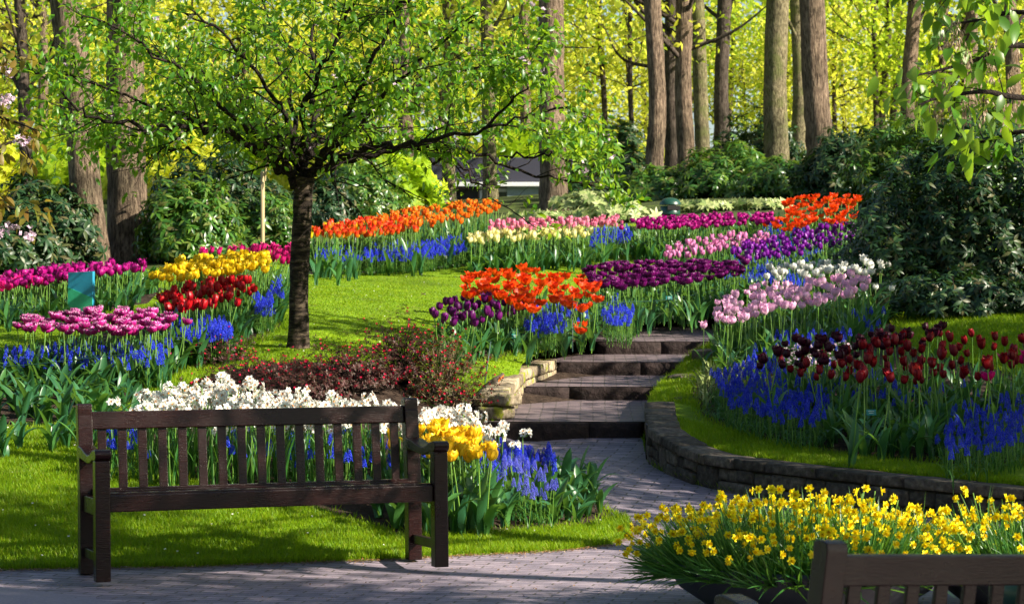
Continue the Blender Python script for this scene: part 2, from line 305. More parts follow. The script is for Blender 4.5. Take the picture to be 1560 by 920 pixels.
class Field:
    x0, x1, y0, y1, st = -26., 26., -3., 112., .2
    def __init__(s, P):
        f = tps(P); s.nx = int((s.x1 - s.x0) / s.st) + 1; s.ny = int((s.y1 - s.y0) / s.st) + 1
        gx = s.x0 + np.arange(s.nx) * s.st; gy = s.y0 + np.arange(s.ny) * s.st
        s.Z = f(np.stack(np.meshgrid(gx, gy, indexing='ij'), -1).reshape(-1, 2)).reshape(s.nx, s.ny)
    def __call__(s, x, y):
        u = np.clip((np.asarray(x, float) - s.x0) / s.st, 0, s.nx - 1.001); v = np.clip((np.asarray(y, float) - s.y0) / s.st, 0, s.ny - 1.001)
        i = u.astype(int); j = v.astype(int); a = u - i; b = v - j; Z = s.Z
        return Z[i, j] * (1 - a) * (1 - b) + Z[i + 1, j] * a * (1 - b) + Z[i, j + 1] * (1 - a) * b + Z[i + 1, j + 1] * a * b
ZB = Field(pts); ZR = Field(ptsR)
TT = np.concatenate([np.arange(5, 40, .03), np.arange(40, 105, .15)])
def hit(px, py, h=0.0, fld=None, tmin=5):
    """where the sight line of a photo pixel meets the ground raised by h"""
    fld = fld or ZB; px = np.atleast_1d(np.asarray(px, float)); py = np.atleast_1d(np.asarray(py, float)); h = np.broadcast_to(np.asarray(h, float), px.shape)
    X = (px[:, None] - CX) / F * TT; Zr = CZ - (py[:, None] - HY) / F * TT
    D = Zr - (fld(X, np.broadcast_to(TT, X.shape)) + h[:, None]); D[:, TT < tmin] = 1
    k = np.argmax(D < 0, axis=1); k = np.where(np.any(D < 0, axis=1), k, len(TT) - 1); k0 = np.maximum(k - 1, 0); r = np.arange(len(px))
    a = np.clip(D[r, k0] / (D[r, k0] - D[r, k] + 1e-9), 0, 1); t = TT[k0] + a * (TT[k] - TT[k0])
    x = (px - CX) / F * t; return np.stack([x, t, fld(x, t)], 1)
def gp(px, py, h=0.0, fld=None, tmin=5): return hit([px], [py], h, fld, tmin)[0]

# ------------------------------------------------------------------ ground regions (outlines on the ground)
def dens(P, step=.12):
    P = np.asarray(P, float); out = []
    for a, b in zip(P, np.roll(P, -1, axis=0)):
        n = max(1, int(np.linalg.norm(b - a) / step)); out += [a + (b - a) * k / n for k in range(n)]
    return np.array(out)
def inpoly(P, q):
    P = np.asarray(P); q = np.asarray(q); x, y = q[:, 0], q[:, 1]; c = np.zeros(len(q), bool); j = len(P) - 1
    for i in range(len(P)):
        xi, yi = P[i]; xj, yj = P[j]; c ^= ((yi > y) != (yj > y)) & (x < (xj - xi) * (y - yi) / (yj - yi + 1e-12) + xi); j = i
    return c
def pxpoly(L, fld=None): return hit([p[0] for p in L], [p[1] for p in L], 0, fld)[:, :2]
wall_px = [(985, 702), (1005, 716), (1060, 738), (1150, 757), (1250, 769), (1400, 785), (1560, 797), (1750, 806)]
wallb = catmull(pxpoly(wall_px), 5)                       # foot line of the retaining wall
stepL = np.array([gp(765, 668)[:2], (-.02, 18.0)]).mean(0)
# the flight of steps: front edge of every riser (y) with its left and right ends (x)
ST = [(18.0, 765, 978, .40, .525), (20.2, 795, 1012, .60, .715), (21.8, 848, 1048, .762, .886), (23.2, 925, 1090, .924, 1.053)]
STW = [((a - CX) / F * y, (b - CX) / F * y, y, z0, z1) for y, a, b, z0, z1 in ST]
stair_poly = [(STW[0][0], 18.0), (STW[0][1], 18.0), (STW[1][1] + .02, 20.2), (STW[2][1] + .03, 21.8), (STW[3][1] + .05, 23.2), (2.25, 25.6), (1.9, 26.2), (1.0, 25.0), (STW[3][0], 23.2), (STW[2][0], 21.8), (STW[1][0], 20.2)]
path_poly = np.vstack([pxpoly([(-500, 880), (-200, 873), (0, 868), (150, 865), (300, 863), (450, 857), (600, 852), (700, 846), (850, 839), (930, 830), (962, 815), (958, 790), (925, 775), (880, 735), (810, 690), (765, 669)]),
    [(STW[0][0], 18.0), (STW[0][1], 18.0)], wallb[1:], [(7, 13.4), (7, -2.5), (-7, -2.5), (-7, 12)]])
raised_poly = np.vstack([wallb[::1] + np.array([0, .10]), [(9, 14.2), (10, 27), (6, 28.5)], pxpoly([(1330, 400), (1330, 440), (1200, 455), (1130, 475)]), [(2.25, 25.6), (STW[3][1] + .05, 23.2), (STW[2][1] + .03, 21.8), (STW[1][1] + .02, 20.2)], [(STW[0][1] + .02, 18.0)]])
beds = {
 'bench bed': (pxpoly([(190, 650), (230, 712), (330, 748), (480, 775), (560, 800), (620, 818), (700, 812), (800, 808), (900, 800), (940, 787), (915, 762), (850, 712), (790, 672), (748, 640), (735, 605), (640, 575), (400, 555), (320, 570), (250, 610)]), 0),
 'left bed': (pxpoly([(-200, 652), (60, 652), (190, 628), (225, 590), (330, 548), (425, 500), (440, 460), (430, 432), (330, 440), (240, 465), (240, 490), (20, 530), (-200, 545)]), 0),
 'far left bed': (pxpoly([(-200, 495), (0, 492), (120, 480), (225, 462), (250, 440), (200, 428), (0, 440), (-200, 450)]), 0),
 'centre bed': (pxpoly([(655, 538), (740, 552), (850, 530), (960, 503), (1090, 481), (1125, 470), (1200, 452), (1330, 436), (1335, 375), (1180, 392), (1010, 418), (900, 445), (800, 480), (690, 505)]), 0),
 'far bed': (pxpoly([(465, 418), (580, 412), (700, 406), (960, 386), (1180, 378), (1320, 372), (1330, 325), (1180, 340), (960, 345), (760, 350), (600, 355), (465, 388)]), 0),
 'raised bed': (pxpoly([(1052, 600), (1075, 640), (1160, 672), (1300, 697), (1440, 706), (1700, 716), (1700, 600), (1560, 575), (1420, 540), (1370, 520), (1355, 455), (1180, 470), (1118, 500), (1108, 545), (1060, 575)], ZR), 1)}
wood_edge = pxpoly([(-400, 425), (-150, 420), (0, 415), (200, 412), (300, 405), (440, 385), (470, 384), (600, 350), (760, 346), (960, 341), (1180, 336), (1340, 330)])
wood_poly = np.vstack([wood_edge, [(12, 32), (25.5, 32), (25.5, 111), (-25.5, 111), (-25.5, 28)]])
asph_poly = np.vstack([pxpoly([(-300, 880), (-100, 888), (0, 893), (60, 900), (140, 910)]), [(-1.2, 10.0), (-.9, 8), (-.7, 4), (-6.5, 4)]])
segs = [dens(path_poly), dens(raised_poly), dens(wood_poly, .5), dens(asph_poly)] + [dens(b[0]) for b in beds.values()] + [dens(stair_poly)]
P2 = []; E2 = []
for s_ in segs:
    k = len(P2); P2 += [tuple(p) for p in s_]; E2 += [(k + i, k + (i + 1) % len(s_)) for i in range(len(s_))]
gx = []
for (xa, xb, ya, yb, st) in ((-6, 7, 9, 20, .16), (-8, 9, 20, 34, .25), (-26, 26, -3, 112, 1.2)):
    X, Y = np.meshgrid(np.arange(xa, xb, st), np.arange(ya, yb, st)); Q = np.stack([X.ravel(), Y.ravel()], 1); Q += rng.uniform(-.25, .25, Q.shape) * st
    if st > 1: Q = Q[~((Q[:, 0] > -8) & (Q[:, 0] < 9) & (Q[:, 1] > 9) & (Q[:, 1] < 34))]
    elif st < .2: pass
    gx.append(Q)
P2 += [tuple(p) for p in np.vstack(gx)]
vo, eo, fo, _, _, _ = geometry.delaunay_2d_cdt([Vector(p) for p in P2], E2, [], 0, 1e-4)
VV = np.array([v[:] for v in vo]); FF = np.array([f for f in fo if len(f) == 3]); CC = VV[FF].mean(1)
inR = inpoly(raised_poly, CC); inS = inpoly(stair_poly, CC); inP = inpoly(path_poly, CC) & ~inS; inW = inpoly(wood_poly, CC); inA = inpoly(asph_poly, CC) & inP
reg = np.zeros(len(CC), int)                               # 0 lawn
reg[inW] = 2; reg[inP] = 1; reg[inA] = 3
bi = 10
for nme, (poly, r) in beds.items():
    mk = inpoly(poly, CC) & ~inP & ~inS; reg[mk] = bi; bi += 1
def ground_mesh(name, mask, mat, label=None, dz=0.0, noise_amp=0.0):
    for part, fld in ((mask & ~inR, ZB), (mask & inR, ZR)):
        if not part.any(): continue
        f = FF[part]; u, inv = np.unique(f, return_inverse=True); v = VV[u]; z = fld(v[:, 0], v[:, 1]) + dz
        if noise_amp: z = z + rng.normal(0, noise_amp, len(z))
        nm = 'raised_' + name if fld is ZR and name == 'lawn' else name
        o = MB().add(np.column_stack([v, z]), inv.reshape(-1, 3), 0).build(nm, mat); tag(o, label, None, None, 'structure')
nonS = ~inS
ground_mesh('lawn', (reg == 0) & nonS, M['grass_ground'])
ground_mesh('brick_path', (reg == 1) & nonS, M['brick'])
ground_mesh('asphalt_path', (reg == 3) & nonS, M['asphalt'], dz=.002)
ground_mesh('woodland_floor', (reg == 2) & nonS, M['wood_floor'])
ground_mesh('soil_bed', (reg >= 10) & nonS, M['soil'], noise_amp=.006)
sp_ = np.array(stair_poly); dS = np.min(np.linalg.norm(CC[:, None] - dens(sp_, .3)[None], axis=2), axis=1)
inR0 = inR; inR = np.zeros_like(inR); ground_mesh('step_foundation', inS | (dS < 1.3), M['soil'], dz=-.24); inR = inR0
def groundz(x, y):
    x = np.atleast_1d(x); y = np.atleast_1d(y); r = inpoly(raised_poly, np.stack([x, y], 1)); return np.where(r, ZR(x, y), ZB(x, y))

# ------------------------------------------------------------------ stones: retaining wall, mossy end wall, steps
def stone(sx, sy, sz, jit=.008, rnd_=.09):
    bm = bmesh.new(); bmesh.ops.create_cube(bm, size=1); bmesh.ops.subdivide_edges(bm, edges=bm.edges[:], cuts=3, use_grid_fill=True)
    r = min(sx, sy, sz) * rnd_; se = random.random() * 99
    for v in bm.verts:
        p = Vector((v.co.x * sx, v.co.y * sy, v.co.z * sz)); c = Vector((max(-sx / 2 + r, min(sx / 2 - r, p.x)), max(-sy / 2 + r, min(sy / 2 - r, p.y)), max(-sz / 2 + r, min(sz / 2 - r, p.z))))
        d = p - c
        if d.length > 1e-6: p = c + d.normalized() * r
        from mathutils import noise as ns
        v.co = p + ns.noise_vector(p * 14 + Vector((se, 0, 0))) * jit
    bm.verts.index_update(); V = np.array([v.co[:] for v in bm.verts]); fs = np.array([[v.index for v in f.verts] for f in bm.faces]); bm.free(); return V, fs
def drywall(name, line, base, top, thick, mat, label, copes=(.28, .45), cope_h=.075, back=+1, flen=(.16, .5)):
    """a wall of irregular stones along a ground line; base/top are functions of the run"""
    line = np.asarray(line); seg = np.linalg.norm(np.diff(line, axis=0), axis=1); L = np.concatenate([[0], np.cumsum(seg)]); tot = L[-1]
    def at(s):
        s = min(max(s, 0), tot - 1e-4); i = min(np.searchsorted(L, s, side='right') - 1, len(seg) - 1); t = (s - L[i]) / seg[i]; p = line[i] * (1 - t) + line[i + 1] * t; d = (line[i + 1] - line[i]) / seg[i]; return p, d
    face = MB(); cope = MB(); core = MB(); s = 0
    def put(mb, s0, s1, z0, z1, th, out=0):
        p, d = at((s0 + s1) / 2); nrm = np.array([-d[1], d[0]]) * back; q = p + nrm * (th / 2 - out)
        V, f = stone(s1 - s0 - .008, th, z1 - z0 - .008); a = math.atan2(d[1], d[0]); zz = (top((s1 + s0) / 2 + .1) - top((s0 + s1) / 2 - .1)) / .2
        V = V.copy(); V[:, 2] += V[:, 0] * zz; V = V @ rotz(a).T + np.array([q[0], q[1], (z0 + z1) / 2]); mb.add(V, f)
    while s < tot - .02:
        l = min(random.uniform(*copes), tot - s); m = s + l / 2; put(cope, s, s + l, top(m) - cope_h, top(m), thick + .03, .015 + random.uniform(-.01, .012)); s += l
    s = 0
    while s < tot - .02:
        l = min(random.uniform(*flen), tot - s); m = s + l / 2; z0, z1 = base(m) - .03, top(m) - cope_h; h = z1 - z0
        if random.random() < .25 or h < .09: put(face, s, s + l * .999, z0, z1, thick, random.uniform(-.008, .012))
        elif h < .22 or random.random() < .3:
            k = random.uniform(.4, .62); put(face, s, s + l, z0, z0 + h * k, thick, random.uniform(-.008, .012)); sp = random.uniform(.35, .65) if l > .3 else 1
            put(face, s, s + l * sp, z0 + h * k, z1, thick, random.uniform(-.008, .012))
            if sp < 1: put(face, s + l * sp, s + l, z0 + h * k, z1, thick, random.uniform(-.008, .012))
        else:
            for k0, k1 in ((0, .36), (.36, .7), (.7, 1)): put(face, s, s + l, z0 + h * k0, z0 + h * k1, thick, random.uniform(-.008, .012))
        s += l
    k = max(2, int(tot / .15)); cv = []
    for q in range(k + 1):
        sq = tot * q / k; p, d = at(sq); n = np.array([-d[1], d[0]]) * back
        for o_, zf in ((.03, base(sq) - .1), (thick - .02, base(sq) - .1), (thick - .02, top(sq) - .03), (.03, top(sq) - .03)): cv.append((*(p + n * o_), zf))
    fs = [[q * 4 + a, q * 4 + (a + 1) % 4, (q + 1) * 4 + (a + 1) % 4, (q + 1) * 4 + a] for q in range(k) for a in range(4)] + [[0, 1, 2, 3], [k * 4 + 3, k * 4 + 2, k * 4 + 1, k * 4]]
    core.add(cv, fs, smooth=False)
    o = empty(name, (0, 0, 0)); tag(o, *label)
    face.build('stone_face', mat, o); cope.build('coping', mat, o); core.build('mortar_core', M['mortar'], o); return o
wl = np.vstack([[(STW[0][1] + .03, 18.05)], wallb[1:]]); seg = np.concatenate([[0], np.cumsum(np.linalg.norm(np.diff(wl, axis=0), axis=1))])
bz = ZB(wl[:, 0], wl[:, 1]); tz = ZR(wl[:, 0], wl[:, 1] + .15) + .015
drywall('stone_retaining_wall', wl, lambda s: np.interp(s, seg, bz), lambda s: np.interp(s, seg, tz), .2, M['stone'], ('long curved wall of dark irregular stones holding up the raised bed beside the path', 'wall'), back=1)
# right flank of the steps: stones climbing beside the treads
for (i, (x, y, z, l)) in enumerate([(STW[1][1] + .02, 18.75, .68, 1.1), (STW[1][1] + .06, 20.0, .80, .8), (STW[2][1] + .10, 21.7, .98, 1.2)]):
    V, f = stone(.24, l, .26); mb = MB(); mb.add(V @ rotz(-.12 - .03 * i).T + np.array([x + .10, y, z - .10]), f); o = mb.build('edge_stone', M['stone'])
    tag(o, ['dark rough edge stone beside the lowest tread of the steps', 'dark rough edge stone beside the second tread of the steps', 'dark rough edge stone beside the third tread under the pale pink tulips'][i], 'stone', 'edge stones beside the steps')
# left mossy wall in two heights
a0 = W3(722, 640, 18.3); a1 = W3(765, 640, 18.15); a2 = W3(797, 606, 20.1)
wline = np.array([[a0[0], a0[1] + .55], [a0[0] + .02, a0[1]], [a1[0] - .0, a1[1] + .02], [a2[0], a2[1]]]); sg = np.concatenate([[0], np.cumsum(np.linalg.norm(np.diff(wline, axis=0), axis=1))])
tb = np.array([.70, .73, .735, .86]); bb = np.array([.55, .52, .46, .60])
drywall('mossy_garden_wall', wline, lambda s: np.interp(s, sg, bb), lambda s: np.interp(s, sg, tb), .2, M['stone_lit'], ('short sunlit mossy lit sandstone wall end at the foot of the steps', 'wall'), copes=(.2, .34), cope_h=.10, flen=(.13, .24))
b0 = W3(800, 590, 20.15); b1 = W3(850, 572, 21.7); wl2 = np.array([[b0[0] - .03, b0[1] + .05], [b1[0] - .02, b1[1]]]); s2 = np.linalg.norm(wl2[1] - wl2[0])
drywall('low_garden_wall', wl2, lambda s: .66 + .1 * s / s2, lambda s: .86 + .06 * s / s2, .2, M['stone_lit'], ('low brown stone wall climbing left of the third and fourth steps', 'wall'), copes=(.3, .5), cope_h=.10)
# the steps
steps = tag(empty('garden_steps', (0, 0, 0)), 'flight of four broad steps with brick treads and dark rough stone risers', 'steps')
for i, (xa, xb, y, z0, z1) in enumerate(STW):
    n = 40; rows = []
    nxt = STW[i + 1] if i < 3 else (.95, 2.42, 26.6, 1.18, 0)
    # riser: a long rough slab in two or three blocks
    mb = MB(); cuts = np.linspace(xa - .1, xb, 3) + np.array([0, (.18, -.15, .22, .05)[i], 0])
    for c0, c1 in zip(cuts[:-1], cuts[1:]):
        V, f = stone(c1 - c0 - .001, .30, z1 - z0 + .10, .007, .04); mb.add(V + np.array([(c0 + c1) / 2, y + .15, (z0 + z1) / 2 - .055]), f)
    mb.build('riser', M['riser'], steps)
    nx, ny = 8, 16; V = []
    for a in range(ny + 1):
        t = a / ny; yy = (y + .10) * (1 - t) + nxt[2] * t + 0; xl = xa * (1 - t) + nxt[0] * t - .22; xr = xb * (1 - t) + nxt[1] * t + .05
        for b in range(nx + 1): V.append((xl + (xr - xl) * b / nx, yy, (z1 - .002) * (1 - t) + (nxt[3]) * t + .002))
    MB().add(V, grid_faces(ny + 1, nx + 1)).build('brick_tread', M['tread'], steps)

# ------------------------------------------------------------------ leaf and flower templates
def leaf_t(L, Wd, fold=.25, droop=.2, nseg=3, point=1.0):
    """leaf along +Y, folded along its midrib"""
    V = []; G = []
    for i in range(nseg + 1):
        t = i / nseg; wv = Wd / 2 * math.sin(math.pi * min(1, max(0, t)) ** .8) ** .9 if 0 < t < 1 else 0.0
        z = -droop * L * t * t
        V += [(-wv, t * L, z + fold * wv), (0, t * L, z), (wv, t * L, z + fold * wv)]; G += [t] * 3
    fs = []
    for i in range(nseg):
        for j in (0, 1):
            a = i * 3 + j; q = [a, a + 1, a + 4, a + 3]
            if i == 0: q = [1, a + 4, a + 3] if j == 0 else [1, 5, 4]
            if i == nseg - 1: q = ([a, a + 1, a + 4])if j == 0 else [a, a + 1, a + 3]
            fs.append(q)
    m = MB(); m.add(V, fs, 0, np.array(G)); return m
def strap(L, Wd, lean=.3, curve=.5, fold=.3, nseg=6, base=.6, tipw=.0, twist=0.0):
    """upright strap leaf rising along +Z, leaning to +Y"""
    V = []; G = []; y = z = 0.0; a = lean * .4; st = L / nseg
    for i in range(nseg + 1):
        t = i / nseg; wv = Wd / 2 * (base + (1 - base) * math.sin(math.pi * min(1, t * 1.3) * .5)) * (1 - t ** 3.2) ** .8 + 1e-4
        tw = twist * t; cx, sy = math.cos(tw), math.sin(tw)
        V += [(-wv * cx, y - wv * sy + fold * wv * -math.cos(a) * -1 * -1, z + fold * wv * math.sin(a)), (0, y, z), (wv * cx, y + wv * sy + fold * wv * -math.cos(a), z + fold * wv * math.sin(a))]; G += [t] * 3
        y += st * math.sin(a); z += st * math.cos(a); a += curve / nseg * (1 + t)
    m = MB(); m.add(V, grid_faces(nseg + 1, 3), 0, np.array(G)); return m
def petal(a, prof, H, Wd, cup, mb, mat=0, r0=0.0, nu=6, nv=5, ph=0.0, frill=0.0, tip=1.0):
    V = []; G = []
    for i in range(nu):
        u = i / (nu - 1); r = r0 + np.interp(u, prof[0], prof[1]); wv = Wd * (math.sin(math.pi * min(.98, max(.08, u * .86 + .1)) ** tip) ** .75); z = H * np.interp(u, prof[0], prof[2]) if len(prof) > 2 else H * u
        for j in range(nv):
            v = j / (nv - 1) * 2 - 1; vv = v * (wv if i < nu - 1 else wv * .45); fr = frill * math.sin(v * 7 + ph) * u
            rad = r - cup * abs(v) ** 1.8 * wv + fr; x = rad * math.cos(a) - vv * math.sin(a); y = rad * math.sin(a) + vv * math.cos(a)
            V.append((x, y, z - (abs(v) ** 2 * .12 * H if i == nu - 1 else 0))); G.append(u * .9 + .1 * abs(v) if frill == 0 else min(1, u * .55 + .5 * abs(v) ** 2 * u))
    mb.add(V, grid_faces(nu, nv), mat, np.array(G))
def tulip_head(kind, k=0):
    mb = MB(); rs = random.Random(k * 31 + len(kind)); j = lambda a: rs.uniform(1 - a, 1 + a)
    if kind == 'cup':      P = ([0, .2, .5, .8, 1], [.004, .021, .027, .025 * j(.18), .024 * j(.55)]); H, Wd, cup, n, lay = .072 * j(.13), .024, .40, 3, 2
    elif kind == 'round':  P = ([0, .2, .5, .8, 1], [.004, .024, .033, .031 * j(.18), .031 * j(.45)]); H, Wd, cup, n, lay = .066 * j(.13), .028, .36, 3, 2
    elif kind == 'lily':   P = ([0, .2, .5, .8, 1], [.004, .019, .024, .024, .038 * j(.3)]); H, Wd, cup, n, lay = .075 * j(.08), .021, .40, 3, 2
    elif kind == 'loose':  P = ([0, .2, .5, .8, 1], [.004, .022, .030 * j(.1), .033 * j(.25), .036 * j(.5)]); H, Wd, cup, n, lay = .068 * j(.15), .026, .30, 3, 2
    elif kind == 'open':   P = ([0, .2, .5, .8, 1], [.005, .028, .045, .056 * j(.12), .062 * j(.15)]); H, Wd, cup, n, lay = .062 * j(.12), .036, .30, 3, 2
    elif kind == 'double': P = ([0, .2, .5, .8, 1], [.005, .030, .042, .048 * j(.15), .050 * j(.2)]); H, Wd, cup, n, lay = .055 * j(.1), .024, .25, 6, 3
    a0 = rs.uniform(0, 6.28)
    for l in range(lay):
        s = 1 - .13 * l
        for q in range(n):
            aj = a0 + (q + .5 * l) * 2 * math.pi / n + rs.uniform(-.12, .12)
            pr = (P[0], [x * s * rs.uniform(.93, 1.07) for x in P[1]]); petal(aj, pr, H * rs.uniform(.93, 1.06) * (1.0 if l == 0 else 1.02), Wd * rs.uniform(.9, 1.08), cup, mb, ph=q, frill=.0035 if kind in ('open', 'double') else 0.0, nu=6 if kind in ('open', 'double', 'round', 'cup') else 6, tip=1.0 if kind != 'lily' else .8)
    return mb
def stem_mb(h, lean=.02, r=.0035, sides=5):
    p = catmull([(0, 0, -.02), (lean * .2, 0, h * .35), (lean * .6, lean * .3, h * .7), (lean, lean * .5, h)], 3); return tube(p, np.linspace(r * 1.25, r, len(p)), sides)
def tulip_proto(name, kind, pm, h=.42, nleaf=3, k=0, parts=True, leafL=.27, leafW=.055, tilt=.22):
    rs = random.Random(k * 17 + 3); lean = rs.uniform(-.03, .03); st = stem_mb(h, lean); hd = tulip_head(kind, k)
    hd = hd.xform(roty(rs.uniform(-tilt, tilt)) @ rotx(rs.uniform(-tilt, tilt)), (lean, lean * .5, h - .004))
    lv = []
    for q in range(nleaf):
        t = strap(leafL * rs.uniform(.75, 1.2), leafW * rs.uniform(.7, 1.15), rs.uniform(.12, .6), rs.uniform(.2, 1.3), rs.uniform(.15, .45), 6, .55, twist=rs.uniform(-.6, .6))
        lv.append(t.xform(rotz(q * 2.3 + rs.uniform(-.5, .5)), (0, 0, 0)))
    if parts:
        o = st.build(name, M['stem']); ks = [hd.build('flower', pm, o)]
        for t in lv: ks.append(t.build('leaf', M['tleaf'], o))
        KIDS[o.name] = ks
    else:
        mb = MB(); I = [np.eye(3)]; mb.inst(st, I, [(0, 0, 0)]); mb.inst(hd, I, [(0, 0, 0)], 1)
        for t in lv: mb.inst(t, I, [(0, 0, 0)], 2)
        o = mb.build(name, [M['stem'], pm, M['tleaf']]); KIDS[o.name] = []
    return o
def spread(poly, n, ax=1.0, ay=2.2, cand=10):
    """n points spread evenly through a pixel polygon"""
    P = np.array(poly, float); lo, hi = P.min(0), P.max(0); out = np.empty((0, 2))
    while len(out) < n:
        c = lo + (hi - lo) * rng.random((cand * 6, 2)); c = c[inpoly(P, c)][:cand]
        if not len(c): continue
        if len(out) == 0: out = c[:1]; continue
        d = np.min((((c[:, None] - out[None]) * (ax, ay)) ** 2).sum(2), axis=1); out = np.vstack([out, c[np.argmax(d)]])
    return out
ALLFEET = {}
def plant(protos, poly, n, h, label, cat, group, fld=None, smin=.80, smax=1.16, tilt=.09, pts=None, lean=None, labels=None, ay=2.2):
    q = spread(poly, n, ay=ay) if pts is None else np.array(pts, float); s = rng.uniform(smin, smax, len(q)); P = hit(q[:, 0], q[:, 1], h * s, fld)
    out = []
    for i in range(len(q)):
        pr = protos[i % len(protos)]
        c = copy_tree(pr); c.location = P[i]; c.scale = (s[i],) * 3
        tx, ty = rng.normal(0, tilt, 2)
        if lean: tx += lean[0]; ty += lean[1]
        c.rotation_euler = (tx, ty, rng.uniform(0, 6.28)); c.rotation_mode = 'XYZ'
        # tilt in world axes whatever the spin
        c.rotation_euler = (Matrix.Rotation(tx, 3, 'X') @ Matrix.Rotation(ty, 3, 'Y') @ Matrix.Rotation(rng.uniform(0, 6.28), 3, 'Z')).to_euler()
        tag(c, labels[i] if labels else label, cat, group); out.append(c)
    ALLFEET.setdefault(cat, []).append(P); return out
def kill(protos):
    for p in protos:
        for k in KIDS.get(p.name, []): bpy.data.objects.remove(k)
        bpy.data.objects.remove(p)
def tulips(name, kind, pm, poly, n, h, label, group, fld=None, parts=True, cat='tulip', nv=7, leafL=.27, leafW=.055, nleaf=3, **kw):
    leafL = leafL if leafL != .27 else max(.2, .66 * h); pr = [tulip_proto(name, kind, pm, h, nleaf, k + 1, parts, leafL, leafW) for k in range(nv)]
    o = plant(pr, poly, n, h, label, cat, group, fld, **kw); kill(pr)
    return o

PM = {}
PM['crimson'] = petalmat('crimson petal', [(0, (.14, .0, .012)), (.5, (.32, .003, .012)), (1, (.48, .006, .012))], [(0, (.09, 0, .012)), (1, (.25, .002, .015))], .28)
PM['maroon'] = petalmat('near black maroon petal', [(0, (.02, .001, .008)), (1, (.05, .002, .018))], [(0, (.03, 0, .012)), (1, (.085, .003, .025))], .15)
PM['red'] = petalmat('bright red petal', [(0, (.5, .02, .01)), (1, (.85, .02, .012))], None, .3)
PM['leftred'] = petalmat('deep red petal', [(0, (.35, .0, .01)), (1, (.62, .008, .012))], [(0, (.25, 0, .01)), (1, (.45, .004, .012))], .3)
PM['pink'] = petalmat('pale pink petal', [(0, (.92, .78, .80)), (.5, (.90, .48, .74)), (1, (.95, .66, .84))], [(0, (.92, .84, .84)), (.6, (.88, .55, .80)), (1, (.90, .36, .60))], .42)
PM['white'] = petalmat('white petal', [(0, (.62, .72, .50)), (.3, (.84, .85, .78)), (1, (.88, .88, .84))], None, .35)
PM['purple'] = petalmat('dark purple petal', [(0, (.10, .003, .09)), (1, (.17, .006, .17))], [(0, (.06, .002, .06)), (1, (.11, .004, .12))], .25)
PM['violet'] = petalmat('violet purple petal', [(0, (.16, .006, .26)), (1, (.26, .012, .38))], [(0, (.12, .003, .2)), (1, (.20, .01, .32))], .28)
PM['plum'] = petalmat('plum purple petal', [(0, (.14, .003, .10)), (1, (.23, .006, .19))], [(0, (.08, .002, .06)), (1, (.13, .004, .12))], .25)
PM['orange'] = petalmat('orange red petal', [(0, (.80, .35, .01)), (.25, (.85, .10, .006)), (1, (.90, .085, .008))], [(0, (.7, .25, .01)), (.4, (.75, .03, .005)), (1, (.85, .05, .006))], .35)
PM['flame'] = petalmat('orange petal edged yellow', [(0, (.85, .25, .01)), (.55, (.88, .16, .01)), (1, (.92, .50, .02))], [(0, (.85, .4, .01)), (.5, (.85, .10, .01)), (1, (.90, .30, .01))], .35)
PM['redflame'] = petalmat('red petal edged yellow', [(0, (.8, .2, .01)), (.6, (.80, .02, .012)), (1, (.85, .06, .02))], [(0, (.85, .5, .02)), (.6, (.82, .03, .02)), (1, (.88, .25, .02))], .35)
PM['yellow'] = petalmat('yellow petal', [(0, (.80, .62, .03)), (1, (.90, .68, .015))], [(0, (.85, .6, .02)), (1, (.88, .60, .01))], .4)
PM['gold'] = petalmat('golden petal', [(0, (.80, .55, .03)), (1, (.92, .56, .012))], [(0, (.85, .6, .02)), (1, (.92, .66, .03))], .4)
PM['cream'] = petalmat('pale yellow petal', [(0, (.85, .80, .30)), (1, (.92, .82, .25))], [(0, (.88, .86, .5)), (1, (.90, .84, .50))], .4)
PM['rose'] = petalmat('rose pink petal', [(0, (.85, .70, .66)), (.5, (.80, .16, .30)), (1, (.88, .42, .50))], [(0, (.85, .6, .6)), (.6, (.72, .12, .28)), (1, (.84, .30, .42))], .35)
PM['mauvepink'] = petalmat('mauve pink petal', [(0, (.7, .35, .5)), (.5, (.66, .16, .42)), (1, (.78, .34, .58))], [(0, (.7, .3, .5)), (1, (.70, .22, .48))], .3)
PM['magenta'] = petalmat('magenta petal', [(0, (.40, .004, .16)), (1, (.58, .012, .30))], [(0, (.22, .002, .10)), (1, (.34, .006, .20))], .3)
PM['hotpink'] = petalmat('hot pink petal', [(0, (.55, .004, .15)), (1, (.78, .015, .26))], None, .35)
PM['pinkwhite'] = petalmat('pink petal edged white', [(0, (.45, .01, .16)), (.35, (.58, .02, .28)), (.55, (.64, .08, .38)), (.72, (.82, .55, .72))], [(0, (.5, .01, .1)), (.4, (.46, .015, .24)), (.6, (.55, .05, .36)), (.85, (.8, .5, .7))], .3)
PM['bluebell'] = leafmat('grape hyacinth bells', [(.004, .018, .50), (.008, .035, .78), (.005, .025, .62), (.04, .07, .88), (.09, .13, .90), (.006, .02, .55)], .2)
PM['palebell'] = leafmat('pale grape hyacinth bells', [(.09, .11, .66), (.20, .21, .80), (.05, .07, .62)], .25)
PM['narc'] = petalmat('white narcissus petal', [(0, (.80, .78, .55)), (.3, (.86, .86, .80)), (1, (.88, .88, .84))], None, .3)
PM['corona'] = plain('orange corona', (.85, .30, .02), .5)
PM['daff'] = petalmat('daffodil petal', [(0, (.86, .74, .01)), (1, (.94, .86, .015))], [(0, (.86, .68, .01)), (1, (.94, .80, .01))], .3)
PM['trumpet'] = petalmat('daffodil trumpet', [(0, (.84, .60, .005)), (1, (.94, .66, .006))], None, .3)

